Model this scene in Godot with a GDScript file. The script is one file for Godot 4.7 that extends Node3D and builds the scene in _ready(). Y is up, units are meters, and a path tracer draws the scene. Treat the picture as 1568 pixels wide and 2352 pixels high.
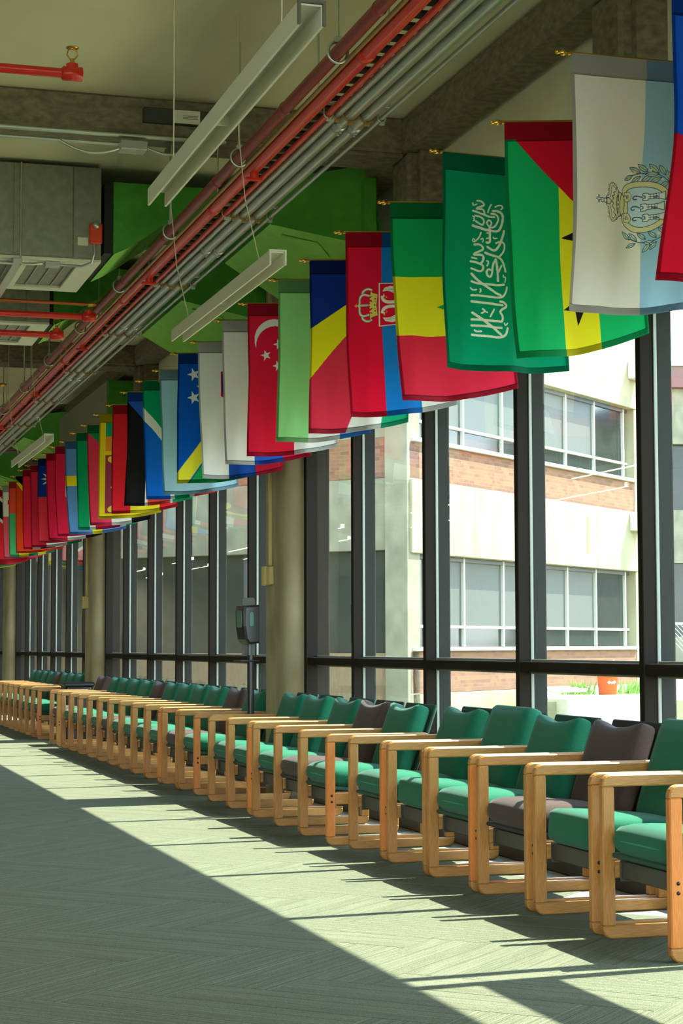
extends Node3D
# A long lounge: a row of oak armchairs under a line of hanging flags along a window wall. -Z runs down the row, +X is the window side.

var M := {}
var used := {}
var rng := RandomNumberGenerator.new()

# ---------------------------------------------------------------- naming and committing
func numbered(n: String) -> String:
	var k: int = used.get(n, 0)
	used[n] = k + 1
	return n if k == 0 else "%s_%03d" % [n, k]

func tag(o: Node, label := "", category := "", group := "", kind := "") -> void:
	if label: o.set_meta("label", label)
	if category: o.set_meta("category", category)
	if group: o.set_meta("group", group)
	if kind: o.set_meta("kind", kind)

func thing(called: String, label: String, category: String, at := Vector3.ZERO, group := "", kind := "") -> Node3D:
	var o := Node3D.new()
	o.name = numbered(called)
	add_child(o)
	o.position = at
	tag(o, label, category, group, kind)
	return o

func struct(called: String, label: String, at := Vector3.ZERO) -> Node3D:
	return thing(called, label, "", at, "", "structure")

func S() -> SurfaceTool:
	var st := SurfaceTool.new()
	st.begin(Mesh.PRIMITIVE_TRIANGLES)
	return st

func done(st: SurfaceTool) -> ArrayMesh:
	st.generate_normals()
	return st.commit()

func mpart(parent: Node, called: String, mesh: Mesh, mat: Material, at := Vector3.ZERO) -> MeshInstance3D:
	var o := MeshInstance3D.new()
	o.name = called
	o.mesh = mesh
	o.material_override = mat
	o.position = at
	parent.add_child(o, true)
	return o

func part(parent: Node, called: String, st: SurfaceTool, mat: Material) -> MeshInstance3D:
	return mpart(parent, called, done(st), mat)

func copy_of(o: Node3D, called: String) -> Node3D:
	var c: Node3D = o.duplicate()
	c.name = numbered(called)
	add_child(c)
	return c

# ---------------------------------------------------------------- shapes
func tri(st: SurfaceTool, a: Vector3, b: Vector3, c: Vector3, out_dir: Vector3) -> void:
	if (a - c).cross(a - b).dot(out_dir) < 0.0:
		var t := b
		b = c
		c = t
	st.add_vertex(a)
	st.add_vertex(b)
	st.add_vertex(c)

func quad(st: SurfaceTool, a: Vector3, b: Vector3, c: Vector3, d: Vector3, out_dir: Vector3) -> void:
	tri(st, a, b, c, out_dir)
	tri(st, a, c, d, out_dir)

# a box with chamfered edges
func box(st: SurfaceTool, c: Vector3, s: Vector3, b := 0.0, bs := Basis.IDENTITY) -> void:
	st.set_smooth_group(-1)
	var h := s * 0.5
	b = minf(b, minf(h.x, minf(h.y, h.z)) * 0.9)
	for a in 3:
		var a1 := (a + 1) % 3
		var a2 := (a + 2) % 3
		for sg in [-1.0, 1.0]:
			var pts: Array[Vector3] = []
			for q in [[-1, -1], [1, -1], [1, 1], [-1, 1]]:
				var p := Vector3.ZERO
				p[a] = sg * h[a]
				p[a1] = q[0] * (h[a1] - b)
				p[a2] = q[1] * (h[a2] - b)
				pts.append(c + bs * p)
			var n := Vector3.ZERO
			n[a] = sg
			quad(st, pts[0], pts[1], pts[2], pts[3], bs * n)
		if b > 0.0:
			for s1 in [-1.0, 1.0]:
				for s2 in [-1.0, 1.0]:
					var p1 := Vector3.ZERO
					p1[a1] = s1 * h[a1]
					p1[a2] = s2 * (h[a2] - b)
					var p2 := Vector3.ZERO
					p2[a1] = s1 * (h[a1] - b)
					p2[a2] = s2 * h[a2]
					var lo := Vector3.ZERO
					lo[a] = -(h[a] - b)
					var n2 := Vector3.ZERO
					n2[a1] = s1
					n2[a2] = s2
					quad(st, c + bs * (p1 + lo), c + bs * (p1 - lo), c + bs * (p2 - lo), c + bs * (p2 + lo), bs * n2)
	if b > 0.0:
		for sx in [-1.0, 1.0]:
			for sy in [-1.0, 1.0]:
				for sz in [-1.0, 1.0]:
					var g := Vector3(sx, sy, sz)
					tri(st, c + bs * (g * (h - Vector3(0, b, b))), c + bs * (g * (h - Vector3(b, 0, b))), c + bs * (g * (h - Vector3(b, b, 0))), bs * g)

func box2(st: SurfaceTool, lo: Vector3, hi: Vector3, b := 0.0) -> void:
	box(st, (lo + hi) * 0.5, (hi - lo).abs(), b)

func inset(poly: PackedVector2Array, d: float) -> PackedVector2Array:
	var out := PackedVector2Array()
	var n := poly.size()
	var sgn := -1.0 if Geometry2D.is_polygon_clockwise(poly) else 1.0
	for i in n:
		var e1 := (poly[i] - poly[(i + n - 1) % n]).normalized()
		var e2 := (poly[(i + 1) % n] - poly[i]).normalized()
		var nn := (Vector2(-e1.y, e1.x) + Vector2(-e2.y, e2.x)).normalized()
		var k := maxf(0.35, nn.dot(Vector2(-e1.y, e1.x)))
		out.append(poly[i] + nn * sgn * d / k)
	return out

# a polygon in the (x, y) plane of xf drawn out along its z from z0 to z1, with chamfered rims
func extrude(st: SurfaceTool, poly: PackedVector2Array, z0: float, z1: float, b := 0.0, xf := Transform3D.IDENTITY) -> void:
	st.set_smooth_group(-1)
	var n := poly.size()
	var mid := Vector2.ZERO
	for p in poly: mid += p / n
	var rings := [[poly, z0], [poly, z1]]
	if b > 0.0:
		var ins := inset(poly, b)
		rings = [[ins, z0], [poly, z0 + b], [poly, z1 - b], [ins, z1]]
	var cw := Geometry2D.is_polygon_clockwise(poly)
	for r in rings.size() - 1:
		var pa: PackedVector2Array = rings[r][0]
		var pb: PackedVector2Array = rings[r + 1][0]
		var za: float = rings[r][1]
		var zb: float = rings[r + 1][1]
		for i in n:
			var j := (i + 1) % n
			var e := poly[j] - poly[i]
			var nrm := Vector3(-e.y, e.x, 0) if cw else Vector3(e.y, -e.x, 0)
			quad(st, xf * Vector3(pa[i].x, pa[i].y, za), xf * Vector3(pa[j].x, pa[j].y, za), xf * Vector3(pb[j].x, pb[j].y, zb), xf * Vector3(pb[i].x, pb[i].y, zb), xf.basis * nrm)
	var first: PackedVector2Array = rings[0][0]
	var idx := Geometry2D.triangulate_polygon(first)
	for k in range(0, idx.size(), 3):
		for e in [[z0, -1.0], [z1, 1.0]]:
			tri(st, xf * Vector3(first[idx[k]].x, first[idx[k]].y, e[0]), xf * Vector3(first[idx[k + 1]].x, first[idx[k + 1]].y, e[0]), xf * Vector3(first[idx[k + 2]].x, first[idx[k + 2]].y, e[0]), xf.basis * Vector3(0, 0, e[1]))

func round_rect(x0: float, y0: float, x1: float, y1: float, r: Array, seg := 4) -> PackedVector2Array:
	# radii at (x0,y0) (x1,y0) (x1,y1) (x0,y1)
	var out := PackedVector2Array()
	var cs := [[x0, y0, PI], [x1, y0, 1.5 * PI], [x1, y1, 0.0], [x0, y1, 0.5 * PI]]
	for i in 4:
		var rr: float = r[i]
		var sx := 1.0 if i in [0, 3] else -1.0
		var sy := 1.0 if i in [0, 1] else -1.0
		var cc := Vector2(cs[i][0] + sx * rr, cs[i][1] + sy * rr)
		if rr <= 0.0:
			out.append(Vector2(cs[i][0], cs[i][1]))
			continue
		for k in seg + 1:
			var a: float = cs[i][2] + 0.5 * PI * k / seg
			out.append(cc + Vector2(cos(a), sin(a)) * rr)
	return out

func tube(st: SurfaceTool, pts: Array, r: float, n := 10, caps := true) -> void:
	st.set_smooth_group(1)
	var rings := []
	var up := Vector3(0, 1, 0)
	for i in pts.size():
		var p: Vector3 = pts[i]
		var a: Vector3 = pts[maxi(i - 1, 0)]
		var b: Vector3 = pts[mini(i + 1, pts.size() - 1)]
		var d := (b - a).normalized()
		if i == 0: up = Vector3(0, 1, 0) if absf(d.y) < 0.9 else Vector3(1, 0, 0)
		var sd := d.cross(up).normalized()
		up = sd.cross(d).normalized()
		var ring: Array[Vector3] = []
		for k in n:
			var t := TAU * k / n
			ring.append(p + (sd * cos(t) + up * sin(t)) * r)
		rings.append(ring)
	for i in pts.size() - 1:
		for k in n:
			var k2 := (k + 1) % n
			var m: Vector3 = (rings[i][k] + rings[i][k2]) * 0.5 - pts[i]
			quad(st, rings[i][k], rings[i][k2], rings[i + 1][k2], rings[i + 1][k], m)
	if caps:
		st.set_smooth_group(-1)
		for e in [0, pts.size() - 1]:
			var inner: Vector3 = pts[1 if e == 0 else e - 1]
			var o: Vector3 = pts[e] - inner
			for k in range(1, n - 1):
				tri(st, rings[e][0], rings[e][k], rings[e][k + 1], o)

func rod(st: SurfaceTool, a: Vector3, b: Vector3, r: float, n := 10) -> void:
	tube(st, [a, b], r, n)

func lathe(st: SurfaceTool, at: Vector3, prof: Array, n := 14, bs := Basis.IDENTITY) -> void:
	st.set_smooth_group(2)
	for i in prof.size() - 1:
		var p: Vector2 = prof[i]
		var q: Vector2 = prof[i + 1]
		for k in n:
			var t0 := TAU * k / n
			var t1 := TAU * (k + 1) / n
			var a := at + bs * Vector3(p.x * cos(t0), p.y, p.x * sin(t0))
			var b := at + bs * Vector3(p.x * cos(t1), p.y, p.x * sin(t1))
			var c := at + bs * Vector3(q.x * cos(t1), q.y, q.x * sin(t1))
			var d := at + bs * Vector3(q.x * cos(t0), q.y, q.x * sin(t0))
			var tm := (t0 + t1) * 0.5
			var o := bs * Vector3(cos(tm) * (q.y - p.y), p.x - q.x, sin(tm) * (q.y - p.y))
			if p.x > 1e-6: tri(st, a, b, c, o)
			if q.x > 1e-6: tri(st, a, c, d, o)

# a padded cushion: a rounded box (half sizes h, edge radius r) whose broad faces swell by puff; dip hollows the +y edge between two ears
func cushion(st: SurfaceTool, h: Vector3, r: float, puff: float, dip: float, xf: Transform3D, n := 9) -> void:
	st.set_smooth_group(3)
	var f := func(p: Vector3) -> Vector3:
		var q := p * h
		var c := Vector3(clampf(q.x, -(h.x - r), h.x - r), clampf(q.y, -(h.y - r), h.y - r), clampf(q.z, -(h.z - r), h.z - r))
		var d := q - c
		if d.length() > 1e-7: c += d.normalized() * r
		var uu := p.y * p.y
		var ww := p.z * p.z
		c.x += signf(p.x) * puff * (1.0 - uu * uu) * (1.0 - ww * ww) * absf(p.x)
		if dip > 0.0:
			var top := clampf((p.y - 0.2) / 0.8, 0.0, 1.0)
			c.y -= dip * top * top * pow(maxf(0.0, 1.0 - ww), 1.3)
		return xf * c
	for a in 3:
		var a1 := (a + 1) % 3
		var a2 := (a + 2) % 3
		var na := 4 if a1 == 0 else n
		var nb := 4 if a2 == 0 else n
		for sg in [-1.0, 1.0]:
			for i in na:
				for j in nb:
					var g := []
					for q in [[0, 0], [1, 0], [1, 1], [0, 1]]:
						var p := Vector3.ZERO
						p[a] = sg
						var s1: float = -1.0 + 2.0 * (i + q[0]) / na
						var s2: float = -1.0 + 2.0 * (j + q[1]) / nb
						p[a1] = signf(s1) * (1.0 - pow(1.0 - absf(s1), 1.35))
						p[a2] = signf(s2) * (1.0 - pow(1.0 - absf(s2), 1.35))
						g.append(f.call(p))
					var nn := Vector3.ZERO
					nn[a] = sg
					quad(st, g[0], g[1], g[2], g[3], xf.basis * nn)

# ---------------------------------------------------------------- materials
func mat(called: String, c: Color, rough := 0.6, metal := 0.0) -> StandardMaterial3D:
	var m := StandardMaterial3D.new()
	m.resource_name = called
	m.albedo_color = c
	m.roughness = rough
	m.metallic = metal
	M[called] = m
	return m

func ntex(freq: float, a: Color, b: Color, size := 256, oct := 4, sd := 1, mid := 0.5) -> NoiseTexture2D:
	var fn := FastNoiseLite.new()
	fn.seed = sd
	fn.frequency = freq
	fn.fractal_octaves = oct
	var t := NoiseTexture2D.new()
	t.width = size
	t.height = size
	t.seamless = true
	t.noise = fn
	var g := Gradient.new()
	g.set_color(0, a)
	g.set_color(1, b)
	g.set_offset(0, mid - 0.35)
	g.set_offset(1, mid + 0.35)
	t.color_ramp = g
	return t

func grained(called: String, a: Color, b: Color, freq: float, scale: Vector3, rough := 0.7, oct := 4, sd := 1, world := false) -> StandardMaterial3D:
	var m := mat(called, Color.WHITE, rough)
	m.albedo_texture = ntex(freq, a, b, 256, oct, sd)
	m.uv1_triplanar = true
	m.uv1_world_triplanar = world
	m.uv1_scale = scale
	return m

func rgb(r: float, g: float, b: float) -> Color:
	return Color(r / 255.0, g / 255.0, b / 255.0)

func make_materials() -> void:
	grained("oak_along", rgb(146, 98, 42), rgb(176, 126, 64), 0.035, Vector3(1.6, 34, 34), 0.42, 5, 3)
	grained("oak_up", rgb(146, 94, 38), rgb(176, 124, 60), 0.035, Vector3(34, 1.6, 34), 0.42, 5, 4)
	grained("oak_bounce_lit", rgb(176, 98, 32), rgb(198, 122, 50), 0.035, Vector3(34, 1.6, 34), 0.42, 5, 5)  # same oak, tinted orange to paint in reflected light
	for w in [["green_fabric", rgb(18, 82, 60), rgb(30, 104, 77), 7], ["brown_fabric", rgb(56, 44, 40), rgb(76, 62, 56), 8]]:
		var m: StandardMaterial3D = grained(w[0], w[1], w[2], 0.12, Vector3(6, 6, 6), 0.9, 3, w[3])
		m.rim_enabled = true
		m.rim = 0.15
		m.rim_tint = 0.6
		m.metallic_specular = 0.25
	mat("green_piping", rgb(40, 128, 96), 0.8)
	mat("dark_shell", rgb(30, 34, 32), 0.7)
	mat("green_shell", rgb(18, 66, 50), 0.75)
	mat("steel_rail", rgb(58, 60, 54), 0.5, 0.2)
	mat("bolt_black", rgb(30, 28, 26), 0.4, 0.5)
	grained("concrete", rgb(100, 93, 72), rgb(132, 123, 98), 0.03, Vector3(1.4, 2.2, 1.4), 0.85, 5, 11, true)
	grained("concrete_pier", rgb(132, 122, 92), rgb(160, 150, 118), 0.012, Vector3(1.2, 0.35, 1.2), 0.8, 4, 12, true)
	grained("ceiling_paint", rgb(212, 206, 170), rgb(226, 220, 186), 0.02, Vector3(0.3, 0.3, 0.12), 0.9, 3, 13, true)
	grained("wall_paint", rgb(222, 216, 186), rgb(232, 227, 200), 0.02, Vector3(0.5, 0.5, 0.5), 0.85, 3, 14, true)
	mat("bronze_frame", rgb(34, 30, 25), 0.7).metallic_specular = 0.15
	mat("bead_grey", rgb(112, 118, 108), 0.5, 0.1)
	mat("bronze_outer", rgb(26, 27, 26), 0.7).metallic_specular = 0.2
	mat("base_dark", rgb(50, 46, 38), 0.6)
	var g := mat("window_glass", Color(0.93, 1.0, 0.97, 0.07), 0.0)
	g.transparency = BaseMaterial3D.TRANSPARENCY_ALPHA
	mat("pipe_red", rgb(204, 40, 26), 0.24)
	mat("pipe_dark_red", rgb(128, 30, 20), 0.35)
	mat("pipe_tan", rgb(150, 116, 58), 0.35, 0.3)
	mat("copper", rgb(178, 92, 48), 0.35, 0.7)
	mat("galv", rgb(186, 190, 180), 0.3, 0.75)
	grained("galv_sheet", rgb(128, 130, 114), rgb(142, 144, 128), 0.03, Vector3(1.5, 1.5, 1.5), 0.5, 3, 17).metallic = 0.35
	mat("tray_black", rgb(28, 28, 26), 0.7)
	mat("brass", rgb(206, 160, 70), 0.25, 0.9)
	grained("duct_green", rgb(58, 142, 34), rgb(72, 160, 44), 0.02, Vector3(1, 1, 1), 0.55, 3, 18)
	grained("duct_green_lit", rgb(132, 200, 78), rgb(146, 212, 90), 0.02, Vector3(1, 1, 1), 0.55, 3, 19)  # the duct green brightened, painting in light bounced off the floor
	mat("fixture_paint", rgb(206, 204, 184), 0.45)
	mat("fixture_end", rgb(84, 80, 66), 0.5)
	mat("cable_white", rgb(190, 182, 150), 0.6)
	mat("black_plastic", rgb(22, 22, 22), 0.35)
	mat("grey_plastic", rgb(78, 78, 70), 0.5)
	var w2 := mat("dispenser_window", Color(0.55, 0.72, 0.62, 0.45), 0.08)
	w2.transparency = BaseMaterial3D.TRANSPARENCY_ALPHA
	mat("soap_gel", rgb(66, 98, 82), 0.15)
	mat("paper_white", rgb(214, 212, 192), 0.7)
	mat("print_grey", rgb(120, 120, 108), 0.7)
	mat("actuator_orange", rgb(214, 62, 20), 0.45)
	mat("cream_plastic", rgb(196, 176, 112), 0.5)
	var lt := mat("tube_glow", rgb(255, 250, 232), 0.5)
	lt.emission_enabled = true
	lt.emission = rgb(255, 250, 238)
	lt.emission_energy_multiplier = 14.0
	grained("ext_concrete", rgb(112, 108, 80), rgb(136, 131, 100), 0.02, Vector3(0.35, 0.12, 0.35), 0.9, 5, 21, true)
	grained("ext_concrete_dull_shade", rgb(92, 90, 70), rgb(116, 113, 90), 0.03, Vector3(0.35, 0.2, 0.35), 0.9, 5, 22, true)  # dull concrete; on the wing its darker tone stands in for shade
	mat("ext_sill", rgb(164, 162, 144), 0.7)
	mat("ext_frame", rgb(150, 150, 138), 0.5)
	mat("ext_frame_dark", rgb(52, 54, 54), 0.5)
	mat("ext_glass", rgb(30, 36, 33), 0.08, 0.0).metallic_specular = 0.35
	mat("ext_blind", rgb(58, 62, 55), 0.6)
	grained("ext_wood", rgb(92, 74, 50), rgb(132, 106, 72), 0.05, Vector3(2.5, 0.2, 2.5), 0.8, 3, 24, true)
	mat("ext_fascia", rgb(96, 62, 56), 0.7)
	grained("ext_ground", rgb(110, 104, 74), rgb(136, 130, 96), 0.03, Vector3(0.3, 0.3, 0.3), 0.95, 5, 25, true)
	grained("ext_rock", rgb(110, 92, 66), rgb(146, 130, 100), 0.05, Vector3(2, 2, 2), 0.95, 4, 26)
	mat("leaf_green", rgb(96, 140, 40), 0.8)
	mat("bucket_orange", rgb(226, 92, 34), 0.5)
	mat("wire_grey", rgb(150, 158, 150), 0.5, 0.4)
	# brick coursework too fine to pick apart at this distance
	var im := Image.create(256, 256, false, Image.FORMAT_RGB8)
	im.fill(rgb(108, 82, 56))
	rng.seed = 77
	for row in 16:
		for col in 9:
			var c := rgb(88, 56, 36).lerp(rgb(112, 76, 48), rng.randf())
			im.fill_rect(Rect2i(col * 32 - (16 if row % 2 else 0), row * 16, 30, 14), c)
	var bm := mat("ext_brick", Color.WHITE, 0.9)
	bm.albedo_texture = ImageTexture.create_from_image(im)
	bm.uv1_triplanar = true
	bm.uv1_scale = Vector3(0.55, 0.83, 0.55)
	make_carpet()

func make_carpet() -> void:
	# tufted stripes that run along each carpet plank, with speckled yarn
	var w := 512
	var h := 256
	var im := Image.create(w, h, false, Image.FORMAT_RGB8)
	var hm := Image.create(w, h, false, Image.FORMAT_RGB8)
	rng.seed = 5
	var fn := FastNoiseLite.new()
	fn.seed = 9
	fn.frequency = 0.011
	var tone := 0.5
	for y in h:
		# mostly even yarn, with a fine pale or dark line here and there
		var pick := rng.randf()
		tone = 0.5 + rng.randf_range(-0.12, 0.12)
		if pick < 0.08: tone = 1.0
		elif pick < 0.17: tone = 0.05
		for x in w:
			var run := fn.get_noise_2d(x * 0.5, y * 6.0) * 0.35
			var v := clampf(0.5 + (tone - 0.5) * (0.75 + run) + run * 0.35 + rng.randf_range(-0.24, 0.24), 0.0, 1.0)
			im.set_pixel(x, y, rgb(64, 67, 55).lerp(rgb(124, 127, 106), v))
			var hv := 0.5 + 0.3 * (tone - 0.5) + rng.randf_range(-0.3, 0.3)
			hm.set_pixel(x, y, Color(hv, hv, hv))
	var m := mat("carpet", Color.WHITE, 0.98)
	m.metallic_specular = 0.1
	m.albedo_texture = ImageTexture.create_from_image(im)
	hm.bump_map_to_normal_map(2.0)
	m.normal_enabled = true
	m.normal_texture = ImageTexture.create_from_image(hm)
	m.normal_scale = 0.6

# ---------------------------------------------------------------- camera and light
const EYE := 1.15

func set_view() -> void:
	var f := 4300.0
	var up_px := 1483.0 - 1176.0
	var pitch := atan(up_px / f)
	var yaw := atan((784.0 + 503.0) / sqrt(f * f + up_px * up_px))
	var roll := 0.0026
	var fw := Vector3(sin(yaw) * cos(pitch), sin(pitch), -cos(yaw) * cos(pitch))
	var rt := Vector3(cos(yaw), 0, sin(yaw))
	var uv := rt.cross(fw)
	var r2 := rt * cos(roll) - uv * sin(roll)
	var u2 := uv * cos(roll) + rt * sin(roll)
	var cam := Camera3D.new()
	cam.name = "camera"
	cam.fov = rad_to_deg(2.0 * atan(1176.0 / f))
	cam.near = 0.05
	cam.far = 400.0
	add_child(cam)
	cam.transform = Transform3D(Basis(r2, u2, -fw), Vector3(0, EYE, 0))
	cam.current = true

func set_light() -> void:
	var env := Environment.new()
	env.background_mode = Environment.BG_SKY
	var sm := ProceduralSkyMaterial.new()
	sm.sky_top_color = rgb(158, 186, 212)
	sm.sky_horizon_color = rgb(226, 239, 238)
	sm.ground_horizon_color = rgb(200, 196, 176)
	sm.ground_bottom_color = rgb(150, 142, 118)
	sm.sky_energy_multiplier = 3.4
	sm.ground_energy_multiplier = 2.0
	var sky := Sky.new()
	sky.sky_material = sm
	env.sky = sky
	env.tonemap_mode = Environment.TONE_MAPPER_LINEAR
	env.tonemap_exposure = 1.0
	env.sdfgi_enabled = true
	env.ssao_enabled = true
	env.ssil_enabled = true
	var we := WorldEnvironment.new()
	we.name = "world_environment"
	we.environment = env
	add_child(we)
	# the sun stands over the windows, a little down the row
	var az := deg_to_rad(5.4)
	var to_sun := Vector3(cos(az), 1.374, -sin(az)).normalized()
	var sun := DirectionalLight3D.new()
	sun.name = "sun"
	sun.light_color = rgb(251, 255, 236)
	sun.light_energy = 8.2
	sun.light_angular_distance = 0.55
	sun.shadow_enabled = true
	add_child(sun)
	sun.look_at_from_position(to_sun * 30.0, Vector3.ZERO, Vector3.UP)

# ---------------------------------------------------------------- the room
const BAY := 9.144
const STEP := 1.524
const PIER0 := -14.0          # centre of one pier; others a bay apart
const Z_NEAR := 4.5
const Z_FAR := -52.0
const X_LEFT := -9.0
const CEIL := 4.41

func build_floor() -> void:
	var fl := struct("floor", "olive grey carpet planks laid in herringbone")
	var st := S()
	box2(st, Vector3(X_LEFT, -0.25, Z_FAR), Vector3(4.0, -0.006, Z_NEAR))
	part(fl, "slab", st, M.concrete)
	var W := 0.25
	var n := 4
	var meshes: Array[ArrayMesh] = []
	for v in 8:
		var s := S()
		plank(s, Transform3D.IDENTITY, W, W * n, v)
		meshes.append(done(s))
	var rest := S()
	var list := []
	var turn := Basis(Vector3.UP, deg_to_rad(45.0))
	for m in range(-50, 50):
		for k in range(-260, 200):
			for dirn in 2:
				var x0 := (k + 2 * n * m) * W
				var y0 := (k + dirn) * W
				var cx := x0 + (W * n * 0.5 if dirn == 0 else W * 0.5)
				var cy := y0 + (W * 0.5 if dirn == 0 else W * n * 0.5)
				var p := turn * Vector3(cx, 0, cy)
				p.z -= 12.0
				if p.x < X_LEFT + 0.4 or p.x > 3.45 or p.z > Z_NEAR - 0.4 or p.z < -42.0: continue
				var b := turn if dirn == 0 else turn * Basis(Vector3.UP, -PI / 2)
				# seen: inside the wedge the view takes in of the floor
				var left := 0.112 * absf(p.z) - 0.75
				var seen := p.z < -4.5 and p.x > left
				list.append([absf(p.z) if seen else 1000.0 + absf(p.z) + absf(p.x), p, b, (k * 7 + m * 3 + dirn * 5) & 7])
	list.sort_custom(func(a, c): return a[0] < c[0])
	for i in list.size():
		var e: Array = list[i]
		if i < 300:
			var o := mpart(fl, "carpet_plank", meshes[e[3]], M.carpet)
			o.transform = Transform3D(e[2], e[1])
		elif e[0] < 1016.0 or e[0] < 1000.0:
			plank(rest, Transform3D(e[2], e[1]), W, W * n, e[3])
	# plain carpet under the walls' edges, where whole planks no longer fit
	var o2 := part(fl, "carpet_planks_beyond", rest, M.carpet)
	o2.set_meta("kind", "stuff")
	var ed := S()
	box2(ed, Vector3(X_LEFT, -0.007, Z_FAR), Vector3(4.0, -0.003, Z_NEAR))
	part(fl, "carpet_base", ed, M.print_grey)

func plank(st: SurfaceTool, xf: Transform3D, w: float, l: float, v: int) -> void:
	st.set_smooth_group(-1)
	var hw := w * 0.5 - 0.0006
	var hl := l * 0.5 - 0.0006
	var c := 0.0015
	var u0 := (v & 3) * 0.25
	var v0 := (v >> 2) * 0.5 + 0.05
	var put := func(x: float, y: float, z: float) -> void:
		st.set_uv(Vector2(u0 + (x / l + 0.5) * 1.0, v0 + (z / w + 0.5) * 0.45))
		st.add_vertex(xf * Vector3(x, y, z))
	var q := [[-hl + c, -hw + c], [hl - c, -hw + c], [hl - c, hw - c], [-hl + c, hw - c]]
	var o := [[-hl, -hw], [hl, -hw], [hl, hw], [-hl, hw]]
	for t in [[0, 1, 2], [0, 2, 3]]:
		for i in t: put.call(q[i][0], 0.0, q[i][1])
	for i in 4:
		var j := (i + 1) % 4
		put.call(q[i][0], 0.0, q[i][1])
		put.call(o[i][0], -0.004, o[i][1])
		put.call(o[j][0], -0.004, o[j][1])
		put.call(q[i][0], 0.0, q[i][1])
		put.call(o[j][0], -0.004, o[j][1])
		put.call(q[j][0], 0.0, q[j][1])

func build_shell() -> void:
	var st := S()
	box2(st, Vector3(X_LEFT - 0.3, CEIL, Z_FAR - 0.3), Vector3(4.3, CEIL + 0.35, Z_NEAR + 0.3))
	var ce := struct("ceiling", "cream painted ceiling slab")
	part(ce, "slab", st, M.ceiling_paint)
	for e in [["wall_left", Vector3(X_LEFT - 0.3, -0.25, Z_FAR), Vector3(X_LEFT, CEIL, Z_NEAR)], ["wall_far", Vector3(X_LEFT, -0.25, Z_FAR - 0.3), Vector3(4.0, CEIL, Z_FAR)]]:
		var w := S()
		box2(w, e[1], e[2])
		part(struct(e[0], "cream painted wall"), "panel", w, M.wall_paint)
	# unseen near end, glazing added to light flags and air units: piers at the sides, a low base, a head, four broad panes
	var wn := struct("wall_near", "cream end wall with a broad window added for fill light")
	for e in [[Vector3(X_LEFT, -0.25, Z_NEAR), Vector3(-8.4, CEIL, Z_NEAR + 0.3)], [Vector3(3.2, -0.25, Z_NEAR), Vector3(4.0, CEIL, Z_NEAR + 0.3)], [Vector3(-8.4, -0.25, Z_NEAR), Vector3(3.2, 0.3, Z_NEAR + 0.3)], [Vector3(-8.4, 4.1, Z_NEAR), Vector3(3.2, CEIL, Z_NEAR + 0.3)]]:
		var w := S()
		box2(w, e[0], e[1])
		part(wn, "panel", w, M.wall_paint)
	for i in 5:
		var w := S()
		var x := -8.4 + i * 2.9
		box2(w, Vector3(x - 0.03, 0.3, Z_NEAR + 0.1), Vector3(x + 0.03, 4.1, Z_NEAR + 0.24), 0.004)
		part(wn, "mullion", w, M.bronze_frame)
		if i == 4: continue
		w = S()
		quad(w, Vector3(x + 0.03, 0.3, Z_NEAR + 0.17), Vector3(x + 2.87, 0.3, Z_NEAR + 0.17), Vector3(x + 2.87, 4.1, Z_NEAR + 0.17), Vector3(x + 0.03, 4.1, Z_NEAR + 0.17), Vector3(0, 0, -1))
		part(wn, "pane", w, M.window_glass)
	# wall over the windows
	var wr := struct("wall_right", "cream wall above the window heads")
	st = S()
	box2(st, Vector3(3.87, 2.80, Z_FAR), Vector3(4.1, CEIL, Z_NEAR))
	part(wr, "panel", st, M.wall_paint)
	for z in [Z_NEAR - 2.0]:
		st = S()
		box2(st, Vector3(3.87, -0.25, -4.2), Vector3(4.1, 2.8, Z_NEAR))
		part(wr, "panel", st, M.wall_paint)
		st = S()
		box2(st, Vector3(3.87, -0.25, Z_FAR), Vector3(4.1, 2.8, -41.4))
		part(wr, "panel", st, M.wall_paint)
	# concrete: edge beam, cross beams, posts
	st = S()
	box2(st, Vector3(3.62, 4.2, Z_FAR), Vector3(3.86, CEIL, Z_NEAR), 0.025)
	part(struct("trim_1", "concrete edge beam along the window wall"), "beam", st, M.concrete)
	var k := 2
	for z in [-1.82, -10.96, -20.1, -29.25, -38.4]:
		st = S()
		box2(st, Vector3(X_LEFT, 4.19, z - 0.15), Vector3(3.64, CEIL, z + 0.15), 0.015)
		var o := struct("trim_%d" % k, "concrete cross beam under the ceiling")
		part(o, "beam", st, M.concrete)
		st = S()
		box2(st, Vector3(2.2, 4.165, z - 0.2), Vector3(3.64, 4.195, z + 0.13), 0.008)
		part(o, "ledge", st, M.concrete)
		k += 1
	for z in [-4.86, -7.9, -10.95, -20.1, -17.05, -26.2, -29.25, -35.3]:
		st = S()
		box2(st, Vector3(3.66, 2.8, z - 0.17), Vector3(3.9, 4.21, z + 0.15), 0.02)
		box2(st, Vector3(3.72, 2.8, z - 0.03), Vector3(3.92, 4.21, z + 0.22), 0.015)
		part(struct("trim_%d" % k, "concrete post over the windows"), "post", st, M.concrete)
		k += 1
	for i in 4:
		var z := PIER0 + BAY * (1 - i)
		var pl := PackedVector2Array()
		pl = round_rect(-0.3, 3.64, 0.3, 3.97, [0.03, 0.2, 0.05, 0.05], 18)
		st = S()
		# (x, y) of the outline are the world's z and x
		extrude(st, pl, 0.0, 4.25, 0.0, Transform3D(Basis(Vector3(0, 0, 1), Vector3(1, 0, 0), Vector3(0, 1, 0)), Vector3(0, 0, z)))
		part(struct("trim_%d" % k, "concrete pier with a rounded flank between window bays"), "shaft", st, M.concrete_pier)
		k += 1

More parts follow.
